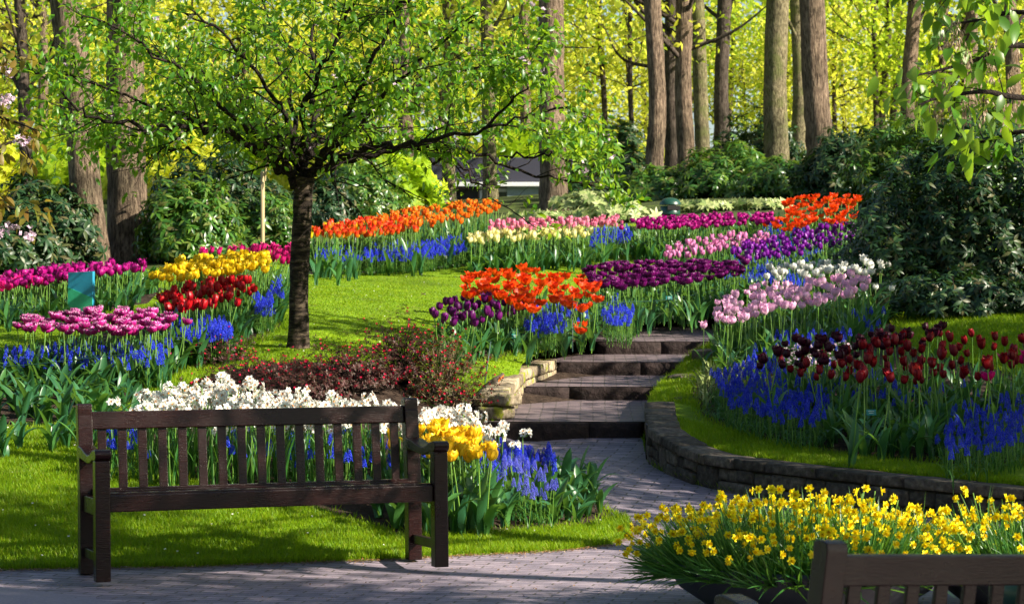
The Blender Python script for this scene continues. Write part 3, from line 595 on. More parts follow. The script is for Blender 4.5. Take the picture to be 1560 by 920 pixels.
# ------------------------------------------------------------------ raised bed on the right
RG = 'tulips in the raised bed'
tulips('crimson_tulip', 'cup', PM['crimson'], [(1300, 525), (1330, 515), (1400, 512), (1470, 512), (1570, 515), (1570, 556), (1480, 578), (1380, 588), (1300, 584), (1240, 570), (1250, 548)], 88, .5, 'tall crimson tulip on a long green stem in the raised bed above the stone wall', 'crimson tulips in the raised bed', ZR, leafL=.26, leafW=.062)
tulips('maroon_tulip', 'round', PM['maroon'], [(1155, 540), (1200, 520), (1300, 512), (1400, 498), (1440, 500), (1400, 525), (1330, 540), (1260, 560), (1170, 565)], 56, .44, 'near black maroon tulip standing behind the grape hyacinths of the raised bed', 'near black tulips in the raised bed', ZR)
tulips('small_crimson_tulip', 'cup', PM['crimson'], [(1165, 540), (1300, 545), (1290, 585), (1180, 570)], 16, .38, 'short dark crimson tulip just right of the blue grape hyacinths', 'short crimson tulips above the grape hyacinths', ZR, smin=.8, smax=.95)
tulips('red_tulip', 'cup', PM['red'], None, 1, .5, 'the one bright scarlet tulip low in front of the crimson tulips', None, ZR, pts=[(1420, 572)], nv=1)
tulips('pink_tulip', 'open', PM['hotpink'], None, 4, .46, None, 'pink tulips at the right end of the raised bed', ZR, pts=[(1507, 578), (1546, 548), (1562, 552), (1575, 545)], nv=2,
       labels=['single magenta pink tulip leaning in front of the crimson tulips', 'pink tulip half cut by the right edge, left one of its pair'] + ['pink tulip at the right end of the raised bed'] * 2)
tulips('pale_pink_tulip', 'round', PM['pink'], [(1087, 482), (1092, 460), (1140, 442), (1175, 433), (1240, 430), (1315, 420), (1325, 434), (1300, 456), (1230, 468), (1170, 478), (1130, 490), (1100, 498)], 135, .46, 'pale pink fringed tulip in the dense drift right of the steps', 'pale pink tulips right of the steps', ZR, smin=.85, smax=1.15)
tulips('pale_pink_tulip', 'round', PM['pink'], None, 1, .42, 'lone pale pink tulip leaning out over the edge of the top step', None, ZR, pts=[(1072, 500)], nv=1)
tulips('white_tulip', 'round', PM['white'], [(1172, 424), (1176, 410), (1230, 404), (1300, 402), (1335, 396), (1347, 408), (1330, 416), (1260, 420), (1190, 430)], 60, .5, 'white tulip standing behind the pale pink tulips', 'white tulips behind the pale pink ones', ZR, smin=.9, smax=1.15)
tulips('white_tulip', 'round', PM['white'], None, 3, .42, 'small white tulip at the right fringe of the pale pink drift', 'small white tulips below the white drift', ZR, pts=[(1325, 438), (1334, 441), (1345, 442)], nv=1, smin=.8, smax=.85)
# grape hyacinths
def musc_head(k=0, L=.058, r=.0140):
    mb = MB(); o = MB(); rs = random.Random(k)
    o.add([(1, 0, 0), (-.5, .87, 0), (-.5, -.87, 0), (0, 0, 1.3), (0, 0, -.9)], [[0, 1, 3], [1, 2, 3], [2, 0, 3], [1, 0, 4], [2, 1, 4], [0, 2, 4]])
    Ts = []; Ms = []
    for i in range(46):
        t = i / 46; z = L * t; rr = r * (1 - t) ** .55 * 1.0 + .001; a = i * 2.4; Ts.append((rr * math.cos(a), rr * math.sin(a), z)); Ms.append(np.eye(3) * (.0052 * (1 - .45 * t)))
    mb.inst(o, Ms, Ts); return mb
def musc_proto(h, k, pm, parts=True):
    st = stem_mb(h, .01, .002, 4); hd = musc_head(k).xform(np.eye(3), (.01, .005, h - .004)); lf = MB()
    for q in range(4): lf.inst(strap(.17, .006, .6, 1.6, .3, 4, .8).xform(rotz(q * 1.7 + k)), [np.eye(3)], [(0, 0, 0)])
    if parts:
        o = st.build('grape_hyacinth', M['stem']); KIDS[o.name] = [hd.build('flower_spike', pm, o), lf.build('leaves', M['gleaf'], o)]
        return o
    m = MB(); m.inst(st, [np.eye(3)], [(0, 0, 0)]); m.inst(hd, [np.eye(3)], [(0, 0, 0)], 1); m.inst(lf, [np.eye(3)], [(0, 0, 0)], 2); return m
pr = [musc_proto(.17 + .02 * k, k, PM['bluebell']) for k in range(3)]
plant(pr, [(1085, 575), (1150, 545), (1190, 555), (1200, 575), (1262, 600), (1255, 650), (1190, 640), (1110, 620)], 215, .19, 'deep blue grape hyacinth in the left sweep of the raised bed', 'grape hyacinth', 'grape hyacinths at the left of the raised bed', ZR, ay=1.4)
plant(pr, [(1432, 672), (1445, 654), (1500, 642), (1560, 632), (1560, 668), (1500, 687), (1450, 692)], 85, .19, 'deep blue grape hyacinth in the right clump of the raised bed', 'grape hyacinth', 'grape hyacinths at the right of the raised bed', ZR, ay=1.4)
kill(pr)
pr = [musc_proto(.19 + .02 * k, k, PM['palebell']) for k in range(3)]
plant(pr, [(725, 695), (760, 690), (830, 720), (850, 745), (830, 765), (780, 750), (745, 725)], 60, .2, 'violet blue grape hyacinth beside the yellow tulips at the end of the bench', 'grape hyacinth', 'grape hyacinths beside the yellow tulips')
kill(pr)
# the other grape hyacinths, beyond counting
car = MB(); tm = [musc_proto(.18 + .02 * k, k, None, False) for k in range(3)]
for poly, n, fld in (([(1085, 575), (1150, 545), (1190, 555), (1200, 575), (1262, 600), (1255, 655), (1190, 645), (1110, 620)], 60, ZR), ([(1432, 668), (1445, 645), (1500, 630), (1560, 620), (1560, 670), (1500, 692), (1450, 694)], 25, ZR), ([(1440, 632), (1560, 600), (1560, 630), (1480, 645)], 14, ZR), ([(1140, 545), (1300, 560), (1420, 595), (1540, 605), (1400, 620), (1250, 600)], 40, ZR), ([(1180, 518), (1290, 515), (1300, 525), (1180, 535)], 30, ZR),
    ([(1290, 480), (1345, 480), (1340, 510), (1300, 500)], 10, ZR),
    ([(798, 495), (850, 485), (862, 505), (810, 512)], 60, None), ([(915, 472), (935, 460), (965, 480), (960, 498), (925, 495)], 55, None), ([(790, 470), (870, 462), (900, 490), (830, 500)], 30, None),
    ([(1100, 430), (1130, 412), (1170, 408), (1240, 440), (1180, 436)], 130, None), ([(1150, 385), (1170, 345), (1230, 355), (1240, 375)], 80, None), ([(1110, 385), (1260, 370), (1250, 400), (1120, 408)], 60, None),
    ([(550, 388), (590, 378), (705, 368), (712, 384), (640, 394), (560, 398)], 330, None), ([(893, 366), (900, 355), (958, 352), (962, 368), (900, 380)], 130, None), ([(480, 385), (550, 380), (550, 400), (480, 400)], 50, None),
    ([(262, 510), (300, 495), (355, 500), (350, 520), (280, 525)], 110, None), ([(385, 462), (410, 458), (418, 475), (392, 480)], 45, None), ([(412, 440), (428, 437), (430, 455), (415, 455)], 25, None), ([(250, 480), (290, 470), (290, 490), (255, 495)], 35, None),
    ([(0, 545), (60, 540), (260, 530), (250, 560), (180, 560), (0, 560)], 110, None), ([(730, 690), (790, 690), (850, 720), (840, 700)], 25, None), ([(620, 700), (800, 690), (820, 720), (700, 730)], 70, None), ([(340, 655), (600, 660), (600, 720), (340, 700)], 60, None), ([(150, 655), (210, 650), (230, 690), (150, 690)], 22, None), ([(440, 395), (470, 395), (470, 410), (440, 410)], 5, None)):
    n = int(n * 1.6); q = spread(poly, n, ay=1.6, cand=4); P = hit(q[:, 0], q[:, 1], .19, fld); a = rng.uniform(0, 6.28, n); s_ = rng.uniform(.85, 1.2, n); c, s = np.cos(a) * s_, np.sin(a) * s_; z = np.zeros(n)
    Ms = np.stack([np.stack([c, -s, z], -1), np.stack([s, c, z], -1), np.stack([rng.normal(0, .08, n), rng.normal(0, .08, n), s_], -1)], 1)
    for k in range(3): car.inst(tm[k], Ms[k::3], P[k::3])
bf = MB(); bt = MB()
for q in range(7): bt.inst(strap(.22, .007, .7, 2.2, .3, 6, .85).xform(rotz(q * .9)), [np.eye(3)], [(0, 0, 0)])
for poly, n, fld in (([(1075, 640), (1090, 600), (1200, 600), (1265, 640), (1260, 690), (1180, 670), (1110, 655)], 150, ZR), ([(1430, 700), (1440, 670), (1560, 660), (1560, 705), (1500, 712)], 110, ZR), ([(720, 790), (740, 740), (850, 750), (850, 790), (800, 805)], 60, None), ([(540, 402), (710, 388), (710, 400), (560, 410)], 60, None), ([(260, 540), (360, 520), (350, 540), (290, 560)], 40, None), ([(1120, 450), (1240, 430), (1300, 430), (1150, 470)], 50, None)):
    q = spread(poly, n, ay=1.6, cand=5); P = hit(q[:, 0], q[:, 1], 0, fld); bf.inst(bt, [rotz(a) * s_ for a, s_ in zip(rng.uniform(0, 6.28, n), rng.uniform(.75, 1.2, n))], P)
tag(bf.build('narrow_foliage', M['gleaf']), 'arching narrow leaves at the feet of the grape hyacinths', 'foliage', None, 'stuff')
o = car.build('grape_hyacinth_carpet', [M['stem'], PM['bluebell'], M['gleaf']]); tag(o, 'blue drifts of grape hyacinths threaded between the tulips in all beds', 'grape hyacinths', None, 'stuff')

# ------------------------------------------------------------------ centre bed
tulips('purple_tulip', 'cup', PM['purple'], [(665, 492), (668, 465), (690, 458), (760, 456), (798, 462), (795, 480), (740, 492), (700, 500)], 58, .34, 'deep purple tulip in the clump left of the orange tulips', 'deep purple tulips left of the orange ones', smax=1.2)
tulips('orange_tulip', 'open', PM['orange'], [(708, 452), (706, 428), (740, 418), (795, 408), (850, 425), (905, 420), (912, 440), (905, 470), (880, 478), (850, 462), (800, 478), (760, 462)], 84, .36, 'large wide open orange red tulip in the middle of the garden', 'wide open orange tulips in the centre bed', smin=.95, smax=1.3, leafL=.22)
tulips('orange_tulip', 'open', PM['orange'], None, 2, .14, 'low drooping orange tulip hanging over the soil left of the steps', 'drooping orange tulips left of the steps', pts=[(891, 500), (886, 508)], nv=2, smin=1.1, smax=1.2, leafL=.12)
tulips('plum_tulip', 'double', PM['plum'], [(890, 418), (915, 405), (960, 402), (1040, 400), (1080, 402), (1122, 400), (1120, 420), (1050, 432), (960, 440), (905, 440)], 210, .42, 'dark plum tulip in the long band right of the orange tulips', 'dark plum tulips in the long band', parts=False, nv=5)
tulips('pink_lily_tulip', 'cup', PM['mauvepink'], [(1002, 388), (1020, 378), (1070, 368), (1120, 358), (1170, 360), (1190, 366), (1120, 380), (1060, 392), (1010, 395)], 92, .40, 'small mauve pink tulip above the dark plum band', 'mauve pink tulips above the plum band', parts=False)
tulips('violet_tulip', 'cup', PM['violet'], [(1115, 385), (1140, 370), (1200, 358), (1280, 342), (1305, 345), (1300, 372), (1240, 382), (1200, 392), (1130, 398)], 165, .42, 'violet tulip in the band running up to the rhododendron', 'violet tulips beside the rhododendron', parts=False)
tulips('plum_tulip', 'double', PM['plum'], None, 6, .42, 'stray dark plum tulip beside the blue patch under the violet tulips', 'stray plum tulips by the blue patch', parts=False, pts=[(1112, 405), (1130, 412), (1125, 420), (1140, 402), (1118, 395), (1105, 418)])
tulips('orange_tulip', 'open', PM['orange'], [(1165, 345), (1190, 330), (1192, 305), (1240, 300), (1310, 300), (1312, 325), (1290, 345), (1240, 338), (1215, 352), (1180, 352)], 82, .46, 'orange tulip in the high clump beside the dark rhododendron', 'orange tulips at the top of the centre bed', parts=False, smax=1.25)
# ------------------------------------------------------------------ far bed
tulips('flame_tulip', 'lily', PM['flame'], [(560, 335), (620, 322), (700, 310), (755, 308), (762, 322), (700, 336), (640, 345), (570, 345)], 170, .48, 'orange tulip edged with yellow in the far bed near the kiosk', 'orange and yellow tulips in the far bed', parts=False, smax=1.25)
tulips('red_flame_tulip', 'lily', PM['redflame'], [(478, 352), (520, 340), (600, 335), (640, 335), (640, 352), (560, 362), (480, 362)], 140, .44, 'red and yellow tulip at the left of the far bed behind the cherry trunk', 'red and yellow tulips in the far bed', parts=False, smax=1.25)
tulips('yellow_flame_tulip', 'lily', PM['yellow'], [(470, 352), (500, 345), (560, 340), (600, 350), (540, 366), (475, 364)], 34, .40, 'yellow tulip mixed among the red ones at the left of the far bed', 'yellow tulips among the red ones', parts=False)
tulips('rose_tulip', 'cup', PM['rose'], [(742, 352), (745, 342), (800, 338), (880, 336), (945, 334), (945, 345), (870, 348), (800, 352)], 110, .44, 'rose pink and white tulip in the strip behind the pale yellow tulips', 'rose pink tulips in the far bed', parts=False, smax=1.25)
tulips('pale_yellow_tulip', 'cup', PM['cream'], [(712, 372), (715, 362), (760, 355), (850, 352), (893, 352), (892, 362), (800, 366), (740, 372)], 110, .36, 'pale yellow tulip at the front of the far bed', 'pale yellow tulips in the far bed', parts=False, smax=1.25)
tulips('magenta_tulip', 'round', PM['magenta'], [(955, 348), (965, 338), (1020, 333), (1100, 329), (1178, 329), (1180, 340), (1100, 346), (1020, 350)], 190, .44, 'magenta tulip in the far bed in front of the green litter bin', 'magenta tulips in the far bed', parts=False, smin=.9, smax=1.03)
# ------------------------------------------------------------------ left beds
tulips('yellow_tulip', 'round', PM['yellow'], [(240, 428), (255, 412), (290, 398), (350, 390), (405, 388), (412, 405), (395, 414), (340, 420), (270, 430)], 175, .46, 'bright yellow tulip in the dense drift of the left bed', 'bright yellow tulips in the left bed', smin=.9, smax=1.15)
tulips('deep_red_tulip', 'cup', PM['leftred'], [(250, 474), (252, 452), (290, 438), (340, 430), (382, 428), (384, 444), (350, 460), (300, 476)], 115, .42, 'deep red tulip in front of the yellow drift of the left bed', 'deep red tulips below the yellow ones')
tulips('pink_double_tulip', 'double', PM['pinkwhite'], [(22, 495), (60, 480), (140, 475), (230, 474), (268, 488), (262, 502), (200, 512), (120, 510), (40, 508)], 105, .45, 'purplish pink double tulip edged with white in the left bed', 'pink double tulips in the left bed', smin=.85, smax=1.05)
tulips('magenta_tulip', 'round', PM['magenta'], [(-10, 440), (0, 425), (80, 412), (150, 405), (213, 404), (214, 414), (120, 424), (60, 436)], 150, .34, 'magenta tulip in the bed at the foot of the two big trunks', 'magenta tulips at the foot of the big trunks', parts=False, smax=1.2)
tulips('magenta_tulip', 'round', PM['hotpink'], [(-10, 443), (-10, 428), (40, 424), (66, 420), (64, 434), (20, 444)], 30, .34, 'lighter pink magenta tulip at the left edge of the garden', 'lighter magenta tulips at the left edge', parts=False)
tulips('hot_pink_lily_tulip', 'lily', PM['hotpink'], [(285, 392), (300, 382), (350, 380), (400, 378), (438, 378), (440, 392), (425, 402), (400, 396), (340, 386)], 62, .45, 'hot pink tulip leaning to the light beside the cherry trunk', 'hot pink tulips behind the yellow drift', lean=(0, .25), parts=False)
tulips('low_pink_tulip', 'cup', PM['hotpink'], [(50, 560), (60, 540), (250, 520), (300, 540), (200, 560)], 14, .2, 'small fallen pink bud low among the leaves of the left bed', 'small pink buds in the left bed', parts=False, smin=.5, smax=.7)
# ------------------------------------------------------------------ bench bed
tulips('golden_tulip', 'loose', PM['gold'], [(640, 690), (640, 655), (680, 650), (730, 672), (760, 690), (745, 700), (700, 700), (660, 705)], 78, .42, 'golden yellow tulip behind the right arm of the bench', 'golden tulips at the right end of the bench', smin=.9, smax=1.12, leafL=.30, leafW=.065)
tulips('golden_tulip', 'cup', PM['gold'], None, 2, .40, 'golden tulip seen between the back slats at the right of the bench', 'golden tulips seen between the bench slats', pts=[(610, 668), (606, 682)], nv=2)
tulips('golden_tulip', 'cup', PM['gold'], None, 1, .30, 'low golden tulip standing out in front just right of the bench arm', None, pts=[(715, 702)], nv=1, smin=1.2, smax=1.22)

def narc_flower(pmw=1.0, R=.024):
    mb = MB()
    for i in range(6):
        a = i * math.pi / 3; V = []; G = []
        for u, wv in ((.12, .2), (.45, .62), (.78, .55), (1, .08)):
            r = R * u
            for v in (-1, 0, 1): V.append((r * math.cos(a) - v * wv * R * .5 * math.sin(a), r * math.sin(a) + v * wv * R * .5 * math.cos(a), .002 + .004 * u * (i % 2) + (0 if v == 0 else .0015))); G.append(u)
        mb.add(V, grid_faces(4, 3), 1, np.array(G))
    return mb
def corona(r=.006, h=.005, mat=2, flare=1.2):
    mb = MB(); V = []; n = 8
    for k, (rr, z, g) in enumerate(((r * .6, .001, 0), (r, h * .6, .6), (r * flare, h, 1))):
        for i in range(n): a = i * 2 * math.pi / n; V.append((rr * math.cos(a) * (1 + .08 * (i % 2) * (k == 2)), rr * math.sin(a) * (1 + .08 * (i % 2) * (k == 2)), z))
    fs = [[k * n + i, k * n + (i + 1) % n, (k + 1) * n + (i + 1) % n, (k + 1) * n + i] for k in range(2) for i in range(n)] + [[i for i in range(n)]]
    mb.add(V, fs, mat, np.repeat([0, .6, 1], n)); return mb
def face_dir(d):                         # matrix turning +Z to d
    q = Vector(d).normalized().to_track_quat('Z', 'Y'); return np.array(q.to_matrix())
def narc_proto(h, k):
    rs = random.Random(k); st = stem_mb(h, rs.uniform(-.02, .02), .003); fl = MB(); f1 = narc_flower(); c1 = corona(.0062, .006)
    for q in range(6 + k % 3):
        a = rs.uniform(0, 6.28); e = rs.uniform(-.2, .75); d = (math.cos(a) * math.cos(e), math.sin(a) * math.cos(e), math.sin(e)); Mx = face_dir(d) * rs.uniform(.85, 1.15); off = np.array([0, 0, h + rs.uniform(-.015, .02)]) + np.array(d) * .036
        fl.inst(f1, [Mx], [off], -1); fl.inst(c1, [Mx], [off], -1)
        tube([(0, 0, h - .01), off], .0012, 3, False, fl, 2)
    o = st.build('white_narcissus', M['stem']); ks = [fl.build('flower_cluster', [PM['narc'], PM['corona'], M['stem']], o)]
    for q in range(3): ks.append(strap(h * rs.uniform(.75, 1.0), .013, rs.uniform(.1, .35), rs.uniform(.1, .7), .3, 5, .9, twist=rs.uniform(-.5, .5)).xform(rotz(q * 2.1 + k), (rs.uniform(-.01, .01), 0, 0)).build('leaf', M['gleaf'], o))
    KIDS[o.name] = ks; return o
pr = [narc_proto(.36 + .015 * k, k) for k in range(6)]
plant(pr, [(212, 622), (215, 602), (270, 588), (345, 580), (410, 590), (470, 604), (560, 610), (640, 622), (720, 632), (770, 650), (765, 670), (715, 660), (640, 648), (560, 645), (400, 645), (240, 640)], 285, .42, 'white narcissus with small orange cups in the drift behind the bench', 'narcissus', 'white narcissi in the drift behind the bench', ay=1.8)
for q, lb in (((171, 606), 'lone white narcissus left of the bench back post beside the tulip leaves'), ((797, 652), 'lone white narcissus head in front of the lowest riser'), ((627, 606), 'tall white narcissus rising above the right back post of the bench'), ((778, 672), 'low white narcissus at the right end of the white drift')):
    plant(pr[:1], None, 1, .40, lb, 'narcissus', None, pts=[q])
kill(pr)
# leaf clumps without flowers
def leafclump(k, n=6, L=.28, Wd=.07, m='tleaf', raw=False):
    rs = random.Random(k + 50); t = MB()
    for q in range(n): t.inst(strap(L * rs.uniform(.6, 1.15), Wd * rs.uniform(.6, 1.1), rs.uniform(.1, .7), rs.uniform(.2, 1.4), rs.uniform(.15, .5), 7, .5, twist=rs.uniform(-.8, .8)), [rotz(q * 2.4 + rs.uniform(-.3, .3))], [(rs.uniform(-.02, .02), rs.uniform(-.02, .02), 0)])
    if raw: return t
    o = t.build('tulip_leaf_clump', M[m]); KIDS[o.name] = []; return o
FARLEAF = {'leaves under the plum tulips', 'leaves along the front of the far bed', 'leaves below the far left magenta tulips', 'leaves along the right edge of the left bed', 'leaves under the pale pink tulips'}
fl_mb = MB(); clump_t = [leafclump(k, raw=True) for k in range(5)]
pr = [leafclump(k) for k in range(5)]
for poly, n, lb, gr, fld in (([(805, 760), (850, 735), (900, 745), (920, 785), (880, 800), (820, 798)], 26, 'clump of broad upright tulip leaves without flowers beside the path', 'flowerless tulip leaves beside the path', None),
    ([(640, 790), (690, 760), (780, 775), (780, 805), (700, 808), (640, 810)], 26, 'sunlit clump of broad tulip leaves at the foot of the yellow tulips', 'sunlit tulip leaves at the bench end', None),
    ([(570, 790), (620, 770), (640, 800), (600, 810)], 5, 'tulip leaf clump spreading behind the right bench legs', 'tulip leaves behind the right bench legs', None),
    ([(-20, 640), (0, 600), (100, 590), (200, 590), (210, 620), (150, 645), (50, 650)], 46, 'clump of broad blue green leaves at the front of the left bed', 'broad leaves at the front of the left bed', None),
    ([(-20, 600), (20, 560), (240, 545), (330, 530), (300, 560), (210, 590)], 60, 'clump of tulip leaves under the pink double tulips', 'tulip leaves under the pink double tulips', None),
    ([(-10, 700), (0, 672), (35, 668), (30, 690), (10, 700)], 4, 'tulip leaves at the left edge beside the lawn', 'tulip leaves at the left edge of the lawn', None),
    ([(75, 690), (110, 660), (200, 650), (210, 680), (120, 695)], 16, 'clump of tulip leaves on the lawn edge left of the bench', 'tulip leaves left of the bench', None),
    ([(1260, 690), (1260, 640), (1440, 640), (1440, 700), (1340, 702)], 34, 'broad blue green leaf clump at the foot of the crimson tulips', 'broad leaves under the crimson tulips', ZR),
    ([(1110, 540), (1130, 510), (1340, 480), (1350, 500), (1200, 530)], 50, 'leaf clump filling the ground under the pale pink tulips', 'leaves under the pale pink tulips', ZR),
    ([(1440, 640), (1560, 600), (1560, 640), (1500, 650)], 14, 'leaf clump at the right end of the raised bed', 'leaves at the right end of the raised bed', ZR),
    ([(665, 535), (700, 515), (800, 520), (900, 505), (900, 520), (800, 540), (700, 545)], 34, 'leaf clump at the foot of the deep purple and orange tulips', 'leaves at the front of the centre bed', None),
    ([(930, 500), (930, 480), (1100, 455), (1300, 430), (1310, 440), (1110, 475), (960, 500)], 90, 'leaf clump at the front of the plum and violet bands', 'leaves under the plum tulips', None),
    ([(470, 412), (470, 395), (700, 388), (1180, 355), (1300, 350), (1200, 375), (960, 384), (700, 403)], 190, 'leaf clump along the front of the far bed', 'leaves along the front of the far bed', None),
    ([(-10, 480), (0, 462), (200, 442), (240, 446), (200, 455), (100, 470)], 70, 'leaf clump below the magenta tulips of the far left bed', 'leaves below the far left magenta tulips', None),
    ([(260, 540), (300, 510), (400, 480), (440, 450), (430, 490), (350, 530)], 46, 'leaf clump along the right edge of the left bed', 'leaves along the right edge of the left bed', None)):
    if gr in FARLEAF:
        n = int(n * 1.7); q = spread(poly, n, ay=2, cand=5); P = hit(q[:, 0], q[:, 1], 0, fld); a = rng.uniform(0, 6.28, n); s_ = rng.uniform(.8, 1.25, n)
        for k in range(5):
            for i in range(k, n, 5): fl_mb.inst(clump_t[k], [rotz(a[i]) * s_[i]], [P[i]])
    else: plant(pr, poly, n, 0, lb, 'leaf clump', gr, fld, tilt=.08)
kill(pr); tag(fl_mb.build('tulip_foliage', M['tleaf']), 'dense tulip leaves under the flowers of the farther beds', 'foliage', None, 'stuff')
pr = [leafclump(k, 7, .22, .03, 'variegated') for k in range(3)]
plant(pr, [(1062, 610), (1066, 585), (1110, 568), (1140, 575), (1100, 600), (1075, 625)], 16, 0, 'narrow pale striped leaf clump at the left tip of the raised bed', 'leaf clump', 'pale striped leaves at the tip of the raised bed', ZR); kill(pr)
# small pink and white primulas behind the maroon tulips
mb = MB(); fl = narc_flower(1, .016); V = MB(); V.inst(fl, [np.eye(3)], [(0, 0, 0)], -1)
q = spread([(1190, 545), (1200, 525), (1290, 520), (1300, 535), (1260, 560), (1200, 560)], 130); P = hit(q[:, 0], q[:, 1], .2, ZR); P[:, 2] += .2
mb.inst(V, [face_dir((rng.normal(0, .4), -.5 + rng.normal(0, .4), 1)) for _ in P], P)
for p in P[::1]: tube([(p[0], p[1], p[2] - .2), p], .0015, 3, False, mb, 1)
o = mb.build('pale_pink_blossoms', [leafmat('pale primula', [(.75, .5, .62), (.85, .75, .8), (.7, .35, .5)], .3), M['stem']]); tag(o, 'low mass of tiny pale pink flowers among the near black tulips', 'flowers', None, 'stuff')

# ------------------------------------------------------------------ planters with daffodils
def bowl(loc, r, label):
    P = [(.45 * r, 0), (.7 * r, .04), (.92 * r, .13), (r, .21), (1.03 * r, .235), (1.0 * r, .25), (.95 * r, .24), (.93 * r, .20), (0.001, .19)]; n = 48; V = [(a * math.cos(t), a * math.sin(t), z) for a, z in P for t in np.linspace(0, 2 * math.pi, n, endpoint=False)]
    fs = [[k * n + i, k * n + (i + 1) % n, (k + 1) * n + (i + 1) % n, (k + 1) * n + i] for k in range(len(P) - 1) for i in range(n)]
    mb = MB(); mb.add(V, np.array(fs[:7 * n]), 0); mb.F.append((np.array(fs[7 * n:]) + 0, 1, True))
    o = mb.build('planter_bowl', [plain('dark grey planter', (.03, .035, .045), .45), M['soil']]); o.location = loc; tag(o, label, 'planter'); return o
def daff_proto(h, k):
    rs = random.Random(k + 9); st = stem_mb(h, rs.uniform(-.015, .015), .0026, 4); f1 = narc_flower(1, .021); c1 = corona(.007, .019, 2, 1.25); fl = MB()
    a = 0.0; e = rs.uniform(-.25, .5); d = (math.cos(a) * math.cos(e), 0, math.sin(e)); off = np.array([0, 0, h]) + np.array(d) * .012; Mx = face_dir(d)
    fl.inst(f1, [Mx], [off], -1); fl.inst(c1, [Mx], [off], -1)
    o = st.build('daffodil', M['stem']); ks = [fl.build('flower', [PM['daff'], PM['trumpet']], o)]
    lf = MB()
    for q in range(4): lf.inst(strap(h * rs.uniform(.7, 1.15), .009, rs.uniform(.15, .6), rs.uniform(.1, 1.1), .3, 5, .9, twist=rs.uniform(-.4, .4)), [rotz(q * 1.7 + k)], [(rs.uniform(-.02, .02), rs.uniform(-.02, .02), 0)])
    ks.append(lf.build('leaves', M['gleaf'], o)); KIDS[o.name] = ks; return o
pr = [daff_proto(.25 + .02 * k, k) for k in range(6)]
PL = [((1.33, 10.75), .62, 'large round dark planter bowl overflowing with small yellow daffodils', 225, 'small yellow daffodil in the large planter', 'yellow daffodils in the large planter'), ((2.43, 10.75), .52, 'second round planter of daffodils at the right edge', 75, 'small yellow daffodil in the planter at the right edge', 'yellow daffodils in the right planter')]
extra = MB(); xf = MB(); dfl = MB(); dfl.inst(narc_flower(1, .0205), [np.eye(3)], [(0, 0, 0)]); dfl.inst(corona(.0072, .019, 2, 1.25), [np.eye(3)], [(0, 0, 0)])
for (c, r, lb, n, l2, g2) in PL:
    z = float(ZB(c[0], c[1])); bowl((c[0], c[1], z - .01), r, lb)
    for i in range(n):
        q = math.sqrt((i + .5) / n) * r * .97; a = i * 2.39996 + rng.normal(0, .1); x, y = c[0] + q * math.cos(a), c[1] + q * math.sin(a)
        o = copy_tree(pr[i % 6]); o.location = (x, y, z + .18); s_ = rng.uniform(.85, 1.1) * (1.05 - .15 * (q / r) ** 2); o.scale = (s_,) * 3
        t = 1.0 * (q / r) ** 2.2; ax = Vector((-math.sin(a), math.cos(a), 0)); ya = -math.pi / 2 + rng.normal(0, .9) if rng.random() < .75 else rng.uniform(0, 6.28)
        o.rotation_euler = (Matrix.Rotation(t + rng.normal(0, .1), 3, ax) @ Matrix.Rotation(ya, 3, 'Z')).to_euler(); tag(o, l2, 'daffodil', g2)
    for i in range(int(n * 1.4)):
        q = rng.random() ** .38 * r * .98; a = rng.uniform(0, 6.28); t = 1.05 * (q / r) ** 2.2; ax = Vector((-math.sin(a), math.cos(a), 0)); Rm = np.array(Matrix.Rotation(t + rng.normal(0, .12), 3, ax)); hh = rng.uniform(.20, .33)
        yd = face_dir((math.cos(-1.57 + rng.normal(0, .9)), math.sin(-1.57 + rng.normal(0, .9)), rng.uniform(-.3, .6))); tip = np.array([c[0] + q * math.cos(a), c[1] + q * math.sin(a), z + .18]) + Rm @ np.array([0, 0, hh]); xf.inst(dfl, [yd], [tip]); tube([tip - Rm @ np.array([0, 0, hh]), tip], .0025, 3, False, xf, 0)
    for i in range(int(n * 15)):
        q = rng.random() ** .42 * r * .98; a = rng.uniform(0, 6.28); t = 1.5 * (q / r) ** 2.6 + rng.normal(0, .16)
        Mx = np.array(Matrix.Rotation(t, 3, Vector((-math.sin(a), math.cos(a), 0)))) @ rotz(rng.uniform(0, 6.28))
        extra.inst(strap(.27 * rng.uniform(.7, 1.15), .009, .1, rng.uniform(.1, .9), .3, 4, .9), [Mx], [(c[0] + q * math.cos(a), c[1] + q * math.sin(a), z + .18)])
kill(pr)
tag(xf.build('daffodil_blossoms', [M['stem'], PM['daff'], PM['trumpet']]), 'further small yellow daffodils packed among the others in both planters', 'daffodils', None, 'stuff')
tag(extra.build('daffodil_foliage', M['gleaf']), 'dense narrow green leaves filling both daffodil planters', 'foliage', None, 'stuff')

